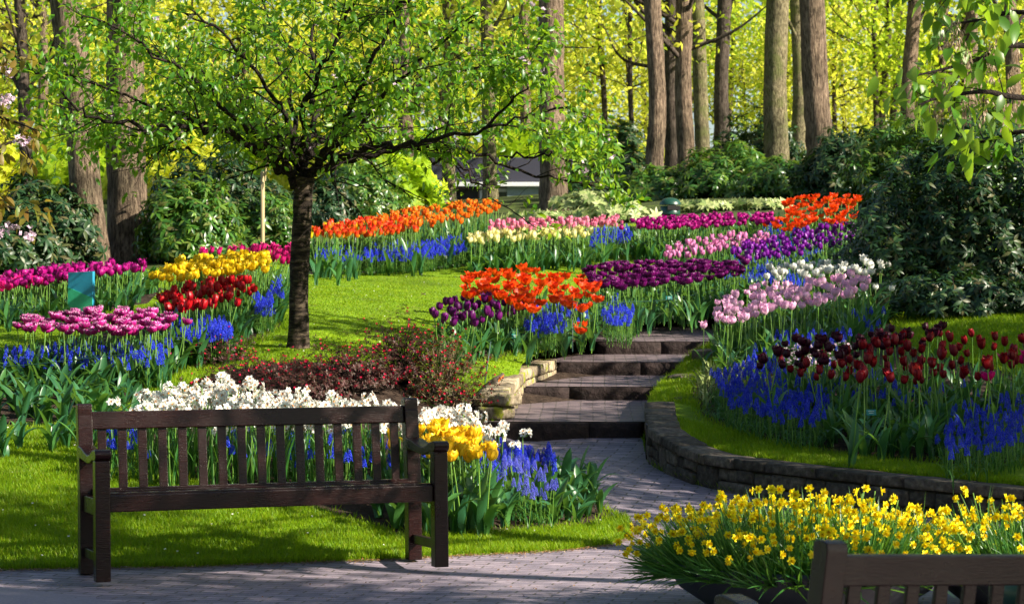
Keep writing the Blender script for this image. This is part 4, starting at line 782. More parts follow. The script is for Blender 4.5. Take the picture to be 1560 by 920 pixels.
# ------------------------------------------------------------------ benches
def bench(name, loc, rz, label, L=1.86, tilt=0.0, tiltx=0.0):
    root = tag(empty(name, loc, rz), label, 'bench'); root.rotation_euler = (tiltx, tilt, rz); w = M['wood']; p = .075; Hh = .875
    hx = L / 2 - p / 2; yb, yf = .0, -.46
    for sx in (-1, 1):
        # back post: leg and raked upper part with a rounded cap
        mb = MB(); prism([(yb - p / 2, 0), (yb + p / 2, 0), (yb + p / 2, .42), (yb + p / 2 + .05, Hh - .03), (yb + p / 2 + .045, Hh - .008), (yb + p / 2 + .02, Hh), (yb - p / 2 + .07, Hh), (yb - p / 2 + .052, Hh - .008), (yb - p / 2 + .05, Hh - .03), (yb - p / 2 + .05, Hh - .065), (yb - p / 2 + .045, Hh - .065), (yb - p / 2, .42)], p, 'x', (sx * hx, 0, 0), mb); mb.build('rear_leg', w, root)
        mb = box_mb((p, p, .60), (sx * hx, yf, .30), .005); mb.build('front_leg', w, root)
        top = [(yf - .055, .615), (yf - .06, .635), (yf - .05, .652), (yf - .02, .658), (yf + .05, .648), (yf + .12, .628), (yf + .19, .622), (yf + .27, .632), (yf + .36, .652), (yb + .0, .662), (yb + .0, .60), (yf + .35, .592), (yf + .18, .578), (yf + .1, .585), (yf + .04, .60), (yf - .03, .598)]
        mb = prism(top, .082, 'x', (sx * hx, 0, 0), None, 0, .006); mb.build('armrest', w, root)
        box_mb((.035, .46 - p, .05), (sx * hx, (yb + yf) / 2, .115), .004).build('stretcher', w, root)
        box_mb((.04, .46 - p, .085), (sx * hx, (yb + yf) / 2, .365), .004).build('side_rail', w, root)
    box_mb((L - 2 * p, .042, .085), (0, yf + .004, .385), .005).build('seat_rail', w, root)
    mb = MB(); box_mb((L - 2 * p, .038, .092), (0, yb + .045, .786), .005, rotx(-.1), mb)
    n = 16
    for i in range(n):
        x = -L / 2 + p + (L - 2 * p) * (i + .5) / n; box_mb((.046, .018, .42), (x, yb + .028, .565), .003, rotx(-.11), mb)
    box_mb((L - 2 * p, .036, .06), (0, yb, .36), .004, None, mb); mb.build('backrest', w, root)
    mb = MB()
    for i, (y, z) in enumerate([(yf + .03, .428), (yf + .09, .420), (yf + .15, .413), (yf + .21, .409), (yf + .27, .409), (yf + .33, .413), (yf + .385, .421), (yf + .425, .431)]): box_mb((L - 2 * p + .03, .046, .018), (0, y, z), .003, None, mb)
    mb.build('seat', w, root); return root
bl = np.array([-2.196, 12.2]); br_ = np.array([-.533, 12.80]); mid = (bl + br_) / 2; yaw = math.atan2(br_[1] - bl[1], br_[0] - bl[0])
bench('garden_bench', (mid[0], mid[1], .043), yaw, 'dark brown varnished slatted bench on the brick path in front of the white narcissi', L=float(np.linalg.norm(br_ - bl)) + .075, tilt=-.004, tiltx=-.022)
# second bench, seen from behind
b2 = math.radians(27); L2 = 1.86; pl = np.array([(1233 - CX) / F * 7.0, 7.0]); ux = np.array([math.cos(b2), math.sin(b2)])
# facing away to the left: its own front (-y) points to (-sin, cos)
c2 = pl + ux * (L2 / 2 - .04)
bench('garden_bench', (c2[0], c2[1], CZ - (820 - HY) / F * 7.0 - .875 - .05 * .9), b2 + math.pi, 'dark bench cut by the bottom right corner with its back to the viewer', L=L2, tilt=-.05)

# ------------------------------------------------------------------ small things
# garden sign
p = gp(124, 500, 0); d = 20.2; sp = W3(124, 467, d)
sg_ = tag(empty('garden_sign', (sp[0], sp[1], sp[2]), -.25), 'pentagon shaped teal and green sign board standing in the left bed', 'sign')
out = [(-.11, .0), (-.045, -.085), (.045, -.085), (.11, -.0), (.11, .31), (-.11, .30)]
prism([(-.115, .02), (-.05, -.07), (.055, -.07), (.115, .01), (.115, .30), (-.115, .29)], .045, 'y', (0, 0, 0), None, 0, .003).build('sign_board', plain('teal paint', (.025, .28, .46), .35), sg_)
prism([(-.1125, .018), (-.048, -.067), (.052, -.067), (.1125, .008), (.1125, .075), (-.1125, .165)], .006, 'y', (0, -.0265, 0), None, 0, 0).build('green_panel', plain('green paint', (.04, .46, .24), .4), sg_)
box_mb((.03, .02, .5), (0, .01, -.28), .002).build('post', M['twig'], sg_)
# litter bin in the far planting
p = gp(1021, 352, 0); s0 = W3(1021, 345, 35.4); zb = float(ZB(s0[0], s0[1]))
bn = tag(empty('litter_bin', (s0[0], s0[1], zb), .3), 'dark green hooded litter bin behind the magenta tulips', 'bin'); gm = plain('dark green metal', (.012, .06, .04), .35)
Hb = CZ - (301 - HY) / F * 35.4 - zb
mb = MB(); tube([(0, 0, 0), (0, 0, Hb - .13)], .15, 20, True, mb); mb.build('body', gm, bn)
mb = MB(); V = []
for k in range(7):
    a = k / 6 * math.pi / 2; V += [(.165 * math.cos(a) * math.cos(t) + .0, .165 * math.cos(a) * math.sin(t), Hb - .11 + .11 * math.sin(a)) for t in np.linspace(0, 2 * math.pi, 20, endpoint=False)]
fs = [[k * 20 + i, k * 20 + (i + 1) % 20, (k + 1) * 20 + (i + 1) % 20, (k + 1) * 20 + i] for k in range(6) for i in range(20)]; mb.add(V, fs); mb.build('hood', gm, bn)
box_mb((.2, .02, .07), (0, -.145, Hb - .16), .004).build('opening_shade', plain('black opening', (.005, .005, .005), .9), bn)  # solid black block painted as the shade inside the bin
# green object at the lower right corner: a bin lid near the second bench
s1 = W3(1585, 905, 8.2); nb = tag(empty('litter_bin', (s1[0] + .05, s1[1], 0)), 'dark green bin lid cut by the lower right corner of the picture', 'bin')
mb = MB(); V = []
Hn = CZ - (868 - HY) / F * 8.2
prof = [(.20, 0), (.20, Hn - .12), (.225, Hn - .11), (.225, Hn - .04), (.20, Hn - .012), (.12, Hn), (.001, Hn + .002)]
V = [(a * math.cos(t), a * math.sin(t), z) for a, z in prof for t in np.linspace(0, 2 * math.pi, 28, endpoint=False)]
f1 = [[k * 28 + i, k * 28 + (i + 1) % 28, (k + 1) * 28 + (i + 1) % 28, (k + 1) * 28 + i] for k in range(len(prof) - 1) for i in range(28)]
mb.add(V, np.array(f1)); mb.build('body', gm, nb)
# robin on the mossy wall
rp = W3(755, 576, 19.0); rb = MB(); rings = []
prof = [(-.062, .004, .028), (-.035, .007, .022), (-.03, .018, .030), (-.01, .028, .034), (.015, .031, .042), (.035, .026, .056), (.045, .022, .066), (.058, .021, .076), (.068, .014, .080), (.074, .005, .079), (.085, .001, .078)]
V = []; n = 12
for x, r, z in prof:
    for i in range(n): a = 2 * math.pi * i / n; V.append((x, r * .85 * math.cos(a), z + r * math.sin(a)))
fs = [[k * n + i, k * n + (i + 1) % n, (k + 1) * n + (i + 1) % n, (k + 1) * n + i] for k in range(len(prof) - 1) for i in range(n)]
rb.add(V, np.array(fs), 0)
f_all = rb.F.pop()[0]; cen = np.array(V)[f_all].mean(1); org = (cen[:, 0] > .018) & (cen[:, 0] < .066) & (cen[:, 2] < .088) & (np.abs(cen[:, 0] - .05) + 0 < .04) & (cen[:, 2] < .04 + cen[:, 0] * .62)
wht = (cen[:, 0] < .022) & (cen[:, 2] < .022) & ~org
for mk, mi in ((org, 1), (wht, 2), (~org & ~wht, 0)): rb.F.append((f_all[mk], mi, True))
for s_ in (-1, 1): tube([(.0, .01 * s_, .012), (.004, .011 * s_, -.012)], .0018, 4, True, rb, 0)
o = rb.build('robin', [plain('brown feathers', (.09, .065, .045), .8), plain('orange breast', (.75, .18, .02), .8), plain('pale belly', (.45, .42, .38), .8)]); tag(o, 'small robin with an orange breast perched on the mossy wall', 'bird'); o.location = (rp[0], rp[1], .775); o.rotation_euler = (0, 0, .35)
# plant labels, stakes and cords
def label_tag(px, py, d, fld, lb):
    t = W3(px, py, d); z0 = float(fld(t[0], t[1])); r = tag(empty('plant_label', (t[0], t[1], z0)), lb, 'plant label'); h = t[2] - z0
    box_mb((.006, .006, h), (0, 0, h / 2), .001).build('stake', M['twig'], r)
    box_mb((.065, .004, .045), (0, -.006, h), .002, rotx(-.5)).build('tag', plain('teal label', (.02, .22, .20), .4), r)
    b = MB()
    for k, (wd, z) in enumerate(((.04, .008), (.03, -.004))): box_mb((wd, .001, .004), (0, -.0095 - z * -.3, h + z), 0, rotx(-.5), b)
    b.build('lettering', plain('pale lettering', (.6, .65, .6), .6), r)
label_tag(1327, 628, 15.9, ZR, 'small teal plant label among the leaves below the crimson tulips'); label_tag(1019, 454, 24.6, ZB, 'small teal plant label in front of the dark plum tulips'); label_tag(785, 512, 20.6, ZB, 'small teal plant label below the deep purple tulips')
gs = plain('green stake metal', (.01, .05, .04), .5)
for px, py, top, d, fld, sl_, lb in ((738, 585, 520, 19.2, ZB, .05, 'thin leaning dark green stake right of the azalea'), (788, 536, 500, 20.6, ZB, 0, 'thin green stake below the purple tulips'), (872, 525, 452, 21.6, ZB, 0, 'thin green stake below the orange tulips'), (1190, 420, 385, 27.6, ZB, 0, 'thin green stake under the violet tulips'), (-60, 570, 540, 18, ZB, 0, 'thin green stake at the left edge')):
    t = W3(px, py, d); z0 = float(fld(t[0], t[1])); z1 = CZ - (top - HY) / F * d; o = tube([(t[0], t[1], z0 - .02), (t[0] + sl_, t[1], z1)], .006, 6).build('garden_stake', gs); tag(o, lb, 'stake')
def cord(P, lb):
    P = np.array([W3(*p) for p in P]); o = tube(catmull(P, 8), .0035, 5).build('cord', gs); tag(o, lb, 'cord')
cord([(-60, 560, 17.3), (40, 556, 17.3), (110, 548, 17.3), (210, 538, 17.3)], 'thin dark cord strung in front of the left bed'); cord([(872, 462, 21.4), (950, 460, 23.0), (1019, 456, 24.5), (1100, 438, 26), (1190, 398, 27.3)], 'thin dark cord strung in front of the plum tulips')

# ------------------------------------------------------------------ kiosk far behind
hd = 50.0; hs = F / hd; kz = 3.3
k0 = tag(empty('garden_kiosk', ((765 - CX) / hs, hd, 0)), 'low garden building with dark slate fascia and white window frames behind the trees', 'building')
fas = plain('dark slate cladding', (.045, .045, .07), .5); wht_ = plain('white frame paint', (.75, .77, .8), .5)
zt = CZ + (HY - 240) / hs; zm = CZ + (HY - 278) / hs; zb = CZ + (HY - 350) / hs
box_mb((3.0, 3.0, zt - zm), (0, 1.5, (zt + zm) / 2), .02).build('fascia', fas, k0)
box_mb((2.9, 2.6, zm - zb + .6), (0, 1.6, (zm + zb) / 2 - .3), .01).build('wall', plain('dark interior wall', (.03, .03, .03), .7), k0)
box_mb((3.04, .08, .09), (0, -.05, zm - .045), .01).build('eave_trim', wht_, k0)
for px in (735, 778, 872, 690): box_mb((.13, .08, zm - zb), ((px - 765) / hs, .25, (zm + zb) / 2), .01).build('post', wht_, k0)
for a, b in ((735, 778), (778, 872)):
    f = box_mb(((b - a) / hs - .1, .04, .08), ((a + b - 1530) / 2 / hs, .26, zb + .85), .005).build('window_rail', wht_, k0)
    box_mb(((b - a) / hs - .1, .02, (zm - zb) - .1), ((a + b - 1530) / 2 / hs, .284, (zm + zb) / 2), 0).build('pane', plain('dark glass', (.02, .03, .03), .1), k0)
box_mb((.9, .06, .9), (.55, .2, zb + .5), .01).build('notice_board', plain('pale board', (.35, .45, .45), .6), k0)

# ------------------------------------------------------------------ trees
def grow(wood, tips, p, d, L, r, lvl, maxl, spread_=.7, up=.1, seg=4, rs=random):
    """a branch with side branches; tips collects (point, direction) for leaves"""
    d = np.asarray(d, float); d /= np.linalg.norm(d); P = [np.asarray(p, float)]
    for i in range(seg):
        d = d + rng.normal(0, .16, 3) + np.array([0, 0, up * .3]); d /= np.linalg.norm(d); P.append(P[-1] + d * L / seg)
    P = np.array(P); tube(P, np.linspace(r, r * .5, len(P)), 6 if r > .015 else 4 if r > .005 else 3, False, wood)
    if lvl >= maxl:
        for q in P[1:]: tips.append((q, d))
        return
    nb = rs.randint(3, 5)
    for k in range(nb):
        t = .25 + .75 * (k + rs.random()) / nb; i = min(int(t * seg), seg - 1); b = P[i] + (P[i + 1] - P[i]) * (t * seg - i)
        a = rng.normal(0, 1, 3); a -= a @ d * d; a /= np.linalg.norm(a) + 1e-9; a[2] *= .55
        grow(wood, tips, b, d * (1 - spread_ * .5) + a * spread_ + np.array([0, 0, up]), L * rs.uniform(.5, .72), r * .55, lvl + 1, maxl, spread_, up, seg, rs)
    for q in P[-1:]: tips.append((q, d))
def leaves_on(tips, per, tmpl, jitter, droop=.5, smin=.7, smax=1.25, mb=None, mat=0):
    P = np.array([t[0] for t in tips]); D = np.array([t[1] for t in tips]); P = np.repeat(P, per, 0); D = np.repeat(D, per, 0); n = len(P)
    P = P + rng.normal(0, jitter, P.shape); D = D * .5 + rng.normal(0, .7, D.shape) + np.array([0, 0, -droop]); mb = mb or MB()
    up = np.array([0, 0, 1.0]) + rng.normal(0, .55, (n, 3)); mb.inst(tmpl, frames(D, up, None, rng.uniform(smin, smax, n)), P, mat); return mb
# the flowering cherry over the lawn
def limb(P, r0, r1, wood, tips, L=.8, n=8, per=3, maxl=2):
    if tuple(P[0][:2]) == fk: a_, b_ = P[0], P[1]; a_ = (a_[0] + random.uniform(-7, 7), a_[1] + random.uniform(-4, 12), a_[2]); P = [a_, (a_[0] + .32 * (b_[0] - a_[0]), a_[1] + .62 * (b_[1] - a_[1]) - 4, (a_[2] + b_[2]) / 2)] + [(b_[0], b_[1] - 6, b_[2])] + list(P[2:])
    Q = catmull(np.array([W3(*p) for p in P]), 6); Q[2:-2] += rng.normal(0, .018, Q[2:-2].shape); r = np.linspace(r0 * .8, r1 * .7, len(Q)); tube(Q, r, 8, False, wood, wob=.05)
    for k in range(n):
        t = (.36 if r0 > .03 else .15) + (.64 if r0 > .03 else .85) * (k + random.random()) / n; i = min(int(t * (len(Q) - 1)), len(Q) - 2); d = Q[i + 1] - Q[i]; d /= np.linalg.norm(d); a = rng.normal(0, 1, 3); a -= a @ d * d; a /= np.linalg.norm(a); a[2] = abs(a[2]) * .6 if random.random() < .65 else -abs(a[2]) * .45
        grow(wood, tips, Q[i], d * .5 + a * .8, L * random.uniform(.55, 1.1), max(.005, r[i] * .42), 1, maxl, .75, .05)
    grow(wood, tips, Q[-1], Q[-1] - Q[-2], L * .6, r1, 1, maxl, .7, .02)
ch = tag(empty('cherry_tree', tuple(gp(455, 530))), 'spreading cherry tree with banded dark trunk standing on the lawn', 'tree'); cx, cyy, czz = gp(455, 530)
inv = -np.array([cx, cyy, czz]); dd = cyy
tk = MB(); TP = catmull([W3(453, 545, dd), W3(455, 500, dd), W3(456, 420, dd), W3(460, 340, dd), W3(462, 292, dd), W3(464, 270, dd)], 5)
tube(TP, np.interp(np.linspace(0, 1, len(TP)), [0, .08, .3, .8, 1], [.165, .10, .078, .080, .088]), 16, True, tk, wob=.035)
fk = (462, 285)
wood = MB(); tips = []
LB = [([(424, 262, dd - .1), (405, 228, dd - .4), (330, 200, dd - .9), (240, 190, dd - 1.2), (130, 175, dd - 1.4), (85, 130, dd - 1.5)], .045, .009), ([(440, 258, dd - .1), (425, 235, dd - .3), (370, 190, dd - .8), (280, 110, dd - 1.2), (190, 50, dd - 1.4)], .042, .010), ([(300, 235, dd + .3), (260, 228, dd), (225, 238, dd - .1), (180, 215, dd - .2)], .016, .006), ([(760, 240, dd), (820, 235, dd - .3), (880, 250, dd - .5), (925, 285, dd - .5)], .014, .005), ([(740, 195, dd - 1.1), (790, 140, dd - 1.2), (815, 80, dd - 1.2)], .016, .006), ([(484, 252, dd), (498, 225, dd - .4), (540, 150, dd - .9), (590, 50, dd - 1.2), (640, -20, dd - 1.3)], .04, .012),([fk + (dd,), (430, 262, dd - .1), (395, 232, dd - .2), (340, 205, dd - .4), (260, 175, dd - .7), (150, 130, dd - 1.0)], .055, .012),
 ([fk + (dd,), (440, 245, dd + .1), (390, 200, dd + .1), (300, 185, dd + .3), (200, 185, dd + .5), (120, 190, dd + .7)], .04, .008),
 ([fk + (dd,), (452, 240, dd), (440, 190, dd - .2), (400, 120, dd - .5), (340, 50, dd - .8)], .05, .014),
 ([fk + (dd,), (470, 235, dd + .1), (480, 170, dd + .3), (470, 90, dd + .6), (480, 0, dd + .9)], .05, .016),
 ([fk + (dd,), (490, 250, dd - .1), (540, 200, dd - .4), (600, 130, dd - .8), (680, 60, dd - 1.1)], .05, .014),
 ([fk + (dd,), (500, 258, dd + .1), (560, 238, dd + .1), (640, 228, dd), (720, 232, dd), (790, 262, dd + .1), (860, 275, dd + .1)], .052, .010),
 ([(498, 256, dd), (520, 240, dd - .3), (570, 225, dd - .6), (650, 215, dd - .9), (740, 195, dd - 1.1), (830, 170, dd - 1.2)], .045, .010),
 ([(640, 228, dd), (690, 250, dd - .3), (735, 285, dd - .5), (785, 325, dd - .6)], .018, .006),
 ([(470, 240, dd + .1), (490, 215, dd + .5), (560, 170, dd + 1.0), (660, 120, dd + 1.4), (760, 90, dd + 1.6)], .04, .012),
 ([(446, 240, dd + .1), (425, 205, dd + .5), (350, 170, dd + 1.0), (250, 90, dd + 1.4), (160, 40, dd + 1.6)], .04, .012),
 ([(458, 245, dd), (460, 210, dd - .4), (470, 140, dd - 1.0), (520, 50, dd - 1.4), (560, -30, dd - 1.6)], .04, .012),
 ([(450, 225, dd), (445, 180, dd + .4), (430, 100, dd + 1.0), (400, 0, dd + 1.2)], .035, .012)]
for P, r0, r1 in LB: limb(P, r0, r1, wood, tips, .60 if len(P) > 4 else .38, 12 if len(P) > 4 else 7)
def shift(mb): mb.V = [v + inv for v in mb.V]; return mb
shift(tk).build('trunk', M['bark_cherry'], ch); shift(wood).build('branches', M['twig'], ch)
def keep_(t):
    x_ = t[0][0] / t[0][1] * F + CX; y_ = HY - (t[0][2] - CZ) / t[0][1] * F
    if x_ < 590 and y_ > 238 + (12 if x_ < 260 else 0): return random.random() < .12
    if 400 < x_ < 560 and y_ > 205: return random.random() < .3
    if 620 < x_ < 800 and 228 < y_ < 335: return random.random() < .14
    if 800 <= x_ < 890 and 240 < y_ < 335: return random.random() < .4
    if x_ >= 590 and y_ > 245: return random.random() < .5
    return y_ < 350
tips = [t for t in tips if keep_(t)]
lf = leaf_t(.074, .034, .3, .3)
shift(leaves_on(tips, 4, lf, .05, .45)).build('crown', M['cherry_leaf'], ch)
b5 = MB(); fl5 = narc_flower(1, .016); g5 = MB(); g5.inst(fl5, [np.eye(3)], [(0, 0, 0)], -1)
sel = [tips[i] for i in rng.choice(len(tips), 90, replace=False)]; PP = np.repeat(np.array([t[0] for t in sel]), 4, 0) + rng.normal(0, .025, (360, 3)); b5.inst(g5, [face_dir(rng.normal(0, 1, 3)) for _ in PP], PP)
shift(b5).build('blossom', M['blossom'], ch)
print('cherry tips', len(tips))

# generic tree with trunk standing at a pixel; crown of leaf clumps
def crown_mb(c, rad, nclump, per, tmpl, clr=.5, flat=.7):
    C = rng.normal(0, 1, (nclump, 3)); C /= np.linalg.norm(C, axis=1)[:, None]; C *= rng.random(nclump)[:, None] ** .45; C = C * np.asarray(rad) + np.asarray(c)
    P = np.repeat(C, per, 0) + rng.normal(0, clr, (nclump * per, 3)) * np.array([1, 1, flat]); n = len(P)
    D = rng.normal(0, 1, (n, 3)) + np.array([0, 0, -.3]); mb = MB(); mb.inst(tmpl, frames(D, np.array([0, 0, 1.]) + rng.normal(0, .6, (n, 3)), None, rng.uniform(.6, 1.4, n)), P); return mb, C
diamond = MB(); diamond.add([(0, 0, 0), (.28, .5, .06), (0, 1, -.05), (-.28, .5, .06)], [[0, 1, 3], [1, 2, 3]])
def dia(s): return diamond.xform(np.eye(3) * s)
KN = {'n': 0}
def wood_tree(px, base, wpx, d, label, bark='bark', top_px=None, H=15, crown=(8.5, 3.2, 3.6), ncl=60, per=30, leaf='yellow_leaf', ls=.2, group='tree trunks in the woodland', side=True):
    x = (px - CX) / F * d; z = float(ZB(x, d)) - .1; r = wpx / F * d / 2; tp = top_px if top_px is not None else px + random.uniform(-10, 10)
    slope = (tp - px) / F * d / ((base - 0) / F * d); t = tag(empty('woodland_tree', (x, d, z)), label, 'tree', group)
    hs_ = [0, .25, .8, 2, 4, 7, 10, H]; wv = rng.normal(0, .025, (len(hs_), 2)); wv[:3] = 0
    P = [(slope * h + wv[i, 0] * (h > 1), wv[i, 1], h) for i, h in enumerate(hs_)]
    mb = MB(); Q = catmull(P, 5); rr = np.interp(Q[:, 2], [0, .3, .9, 5, H], [r * 1.35, r * 1.12, r * 1.02, r * .92, r * .45]); tube(Q, rr, 22, True, mb, wob=.03); mb.build('trunk', M[bark], t)
    cm, C = crown_mb((slope * crown[0], 0, crown[0]), (crown[1], crown[1] * .8, crown[2]), ncl, per, dia(ls), .45)
    lm = MB()
    for c in C[::4]:
        h = max(2.5, min(H - 1, c[2] - random.uniform(.5, 2.0))); s_ = np.array([np.interp(h, Q[:, 2], Q[:, 0]), np.interp(h, Q[:, 2], Q[:, 1]), h]); m = (s_ + c) / 2 + rng.normal(0, .25, 3); tube(catmull([s_, m, c], 4), np.linspace(min(r * .35, .07), .012, 9), 5, False, lm)
    lm.build('limbs', M[bark if bark != 'bark' else 'bark_dark'], t); cm.build('crown', M[leaf], t); return t
BT = [ # px at base, base y, width px, distance, label, bark, px at frame top
 (144, 405, 48, 28.5, 'big trunk with a sunlit face, left one of the pair behind the magenta tulips', 'bark', 100),
 (196, 405, 58, 29.3, 'big trunk of the pair behind the magenta tulips, the right and thicker one', 'bark', 188),
 (45, 300, 19, 52, 'slim tree trunk near the left edge of the wood', 'bark_dark', 28), (70, 290, 15, 60, 'slender pale trunk between the edge of the wood and the big pair', 'bark', 62), (98, 290, 12, 62, 'very thin trunk just left of the big pair', 'bark_dark', 92),
 (222, 230, 14, 66, 'thin dark trunk just right of the big pair', 'bark_dark', 212),
 (626, 315, 23, 47, 'straight trunk above the red and orange tulips left of the kiosk', 'bark', 612), (684, 300, 19, 49, 'greenish trunk rising before the kiosk fascia', 'bark_moss', 680), (747, 300, 21, 48, 'yellowish trunk in front of the kiosk window', 'bark_moss', 742),
 (803, 300, 17, 58, 'slim pale trunk left of the broad dark trunk', 'bark', 799), (843, 328, 40, 41, 'broad dark trunk right of the kiosk', 'bark', 845),
 (998, 292, 27, 43, 'sunlit brown trunk, first of the close group right of the centre', 'bark', 996), (1024, 270, 22, 50, 'shaded trunk tucked between two sunlit ones right of the centre', 'bark_dark', 1022), (1046, 250, 26, 46, 'reddish brown trunk in the middle of the close group', 'bark', 1043), (1072, 245, 22, 52, 'pale sunlit trunk at the right of the close group', 'bark_moss', 1062),
 (1098, 215, 22, 58, 'dark trunk with green sprouts right of the close group', 'bark_dark', 1102), (1182, 252, 36, 46, 'thick straight trunk behind the laurels, darker than its neighbour on the right', 'bark_moss', 1184), (1217, 215, 20, 60, 'thin greenish trunk between the two thick right trunks', 'bark_moss', 1214), (1253, 278, 40, 43, 'thick sunlit trunk standing before the laurel hedge behind the orange tulips', 'bark', 1238),
 (1340, 210, 12, 75, 'thin leaning trunk far back in the yellow foliage', 'bark_dark', 1352), (1356, 210, 11, 78, 'second thin trunk far back in the yellow foliage', 'bark_dark', 1368), (1380, 200, 22, 62, 'dark trunk with a sunlit side above the laurel hedge', 'bark', 1390), (1400, 195, 15, 70, 'dark thin trunk leaning beside the half lit one', 'bark_dark', 1396), (1430, 190, 18, 66, 'dim trunk behind the hanging seed keys', 'bark', 1436), (1478, 190, 20, 62, 'brown trunk behind the hanging seed keys near the right edge', 'bark', 1480), (1545, 190, 22, 60, 'brown trunk at the right edge of the wood', 'bark', 1540)]
rs0 = random.Random(3)
for i, (px, by, wp, d, lb, bk, tpx) in enumerate(BT):
    big = wp > 30
    wood_tree(px, by, wp, d, lb, bk, tpx, crown=(10.5, 3.4, 2.2) if d < 45 else (rs0.uniform(4.5, 8.5), 3.2, 2.8), ncl=14 if d < 45 else 50, per=26, leaf='lime_leaf' if (i % 3 == 0 or d < 45) else 'yellow_leaf', ls=.17)
# far screen of young trees with low crowns
rs = random.Random(5)
for i in range(76):
    px = (-80 + i * 28.5 if i < 62 else (-420 + (i - 62) * 50 if i < 69 else 1690 + (i - 69) * 55)) + rs.uniform(-18, 18); d = rs.choice([66, 74, 82, 90, 98, 100]); 
    wood_tree(px, 250, rs.uniform(5, 10), d, 'young leafy tree in the bright yellow green screen at the back of the wood', 'bark_dark', px + rs.uniform(-15, 15), H=9, crown=(rs.uniform(2.2, 7.8), 3.2, 2.6), ncl=52, per=46, leaf='yellow_leaf' if rs.random() < .75 else 'lime_leaf', ls=.20, group='young leafy trees at the back of the wood')

# ------------------------------------------------------------------ shrubs
whorl = MB(); _l = leaf_t(.115, .040, .2, .3, 3)
for q in range(7): whorl.inst(_l, [rotz(q * .9) @ rotx(.15 if q % 2 else -.25)], [(0, 0, 0)])
def shrub(name, px, py, d, wpx, hpx, label, leaf, n, tmpl=None, depth=1.0, scale=1.0, fld=None, cat='shrub', group=None, extra=None, stems=6, kind='ell', bare=.0, jit=0.0, lift=0.0):
    """rounded evergreen built of whorls over a lumpy volume; px,py is the middle of its foot"""
    fld = fld or ZB; x = (px - CX) / F * d; z = float(fld(x, d)); s = F / d; rx = wpx / s / 2; hz = CZ - (py - hpx - HY) / F * d - z; o = tag(empty(name, (x, d, z)), label, cat, group)
    ph = rng.uniform(0, 6.28, 6); u = rng.normal(0, 1, (n, 3)); u[:, 2] = np.abs(u[:, 2]) * 1.0 - bare; u /= np.linalg.norm(u, axis=1)[:, None]
    a = np.arctan2(u[:, 1], u[:, 0]); lump = 1 + .13 * np.sin(3 * a + ph[0]) * np.cos(4 * u[:, 2] + ph[1]) + .10 * np.sin(7 * a + ph[2] + 5 * u[:, 2]) + .08 * np.sin(13 * a + ph[3] + 9 * u[:, 2]) + rng.normal(0, .03 + jit, n)
    k = np.where(rng.random(n) < .72, rng.uniform(.86, 1.04, n), rng.uniform(.45, .9, n)) * lump; P = u * k[:, None] * np.array([rx, rx * depth, hz * .9]); P[:, 2] = np.maximum(P[:, 2] + hz * .06, .03 + lift * rng.uniform(.7, 1.5, n))
    nn = u * 1.0 + rng.normal(0, .35, u.shape) + np.array([0, 0, .45]); T = tmpl or whorl
    Ms = np.array([face_dir(v) for v in nn]) * (rng.uniform(.55, 1.25, n) * scale)[:, None, None]; Ms = np.einsum('nij,njk->nik', Ms, np.array([rotz(t) for t in rng.uniform(0, 6.28, n)]))
    mb = MB(); mb.inst(T, Ms, P); mb.build('foliage', M[leaf], o); st = MB()
    for q in range(stems):
        e = P[rng.integers(n)] * .8; tube(catmull([(rng.normal(0, .08), rng.normal(0, .08), -.05), e * .45 + rng.normal(0, .06, 3), e], 4), np.linspace(.03, .008, 9), 5, False, st)
    st.build('stems', M['twig'], o)
    if extra:
        em, sz, m_, cnt = extra; e = MB(); ii = rng.integers(0, n, cnt); keep = P[ii] * 1.03
        e.inst(em, np.array([face_dir(v) for v in nn[ii]]) * sz, keep); e.build('blossom', M[m_], o)
    return o
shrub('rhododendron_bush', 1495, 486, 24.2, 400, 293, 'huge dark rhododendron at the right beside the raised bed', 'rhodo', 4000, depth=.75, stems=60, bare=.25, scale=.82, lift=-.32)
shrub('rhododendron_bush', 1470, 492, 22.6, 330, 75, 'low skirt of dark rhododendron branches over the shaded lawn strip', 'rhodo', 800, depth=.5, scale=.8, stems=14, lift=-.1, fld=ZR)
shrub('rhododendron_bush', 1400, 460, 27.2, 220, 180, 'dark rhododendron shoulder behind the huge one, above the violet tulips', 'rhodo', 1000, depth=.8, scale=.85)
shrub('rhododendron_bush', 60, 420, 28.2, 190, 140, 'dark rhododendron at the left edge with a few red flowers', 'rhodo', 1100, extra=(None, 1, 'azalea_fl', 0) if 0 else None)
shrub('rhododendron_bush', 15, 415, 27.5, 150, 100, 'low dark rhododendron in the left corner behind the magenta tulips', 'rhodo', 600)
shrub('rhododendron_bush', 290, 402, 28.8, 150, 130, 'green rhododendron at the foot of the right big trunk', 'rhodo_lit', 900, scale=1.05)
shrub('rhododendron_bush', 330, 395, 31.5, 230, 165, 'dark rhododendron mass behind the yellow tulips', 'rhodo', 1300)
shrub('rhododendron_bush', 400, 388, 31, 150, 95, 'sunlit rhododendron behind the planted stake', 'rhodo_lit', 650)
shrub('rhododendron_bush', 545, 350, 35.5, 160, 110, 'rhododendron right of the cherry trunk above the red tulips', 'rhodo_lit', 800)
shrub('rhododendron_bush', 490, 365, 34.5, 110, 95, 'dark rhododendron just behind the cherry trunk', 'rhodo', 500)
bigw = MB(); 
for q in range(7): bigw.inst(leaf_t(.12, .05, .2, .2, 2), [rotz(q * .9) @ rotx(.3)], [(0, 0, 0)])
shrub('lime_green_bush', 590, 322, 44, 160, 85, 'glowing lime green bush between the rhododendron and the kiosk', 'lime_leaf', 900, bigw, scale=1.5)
shrub('lime_green_bush', 250, 300, 55, 160, 100, 'glowing yellow green bush seen under the cherry branches', 'yellow_leaf', 800, bigw, scale=1.8)
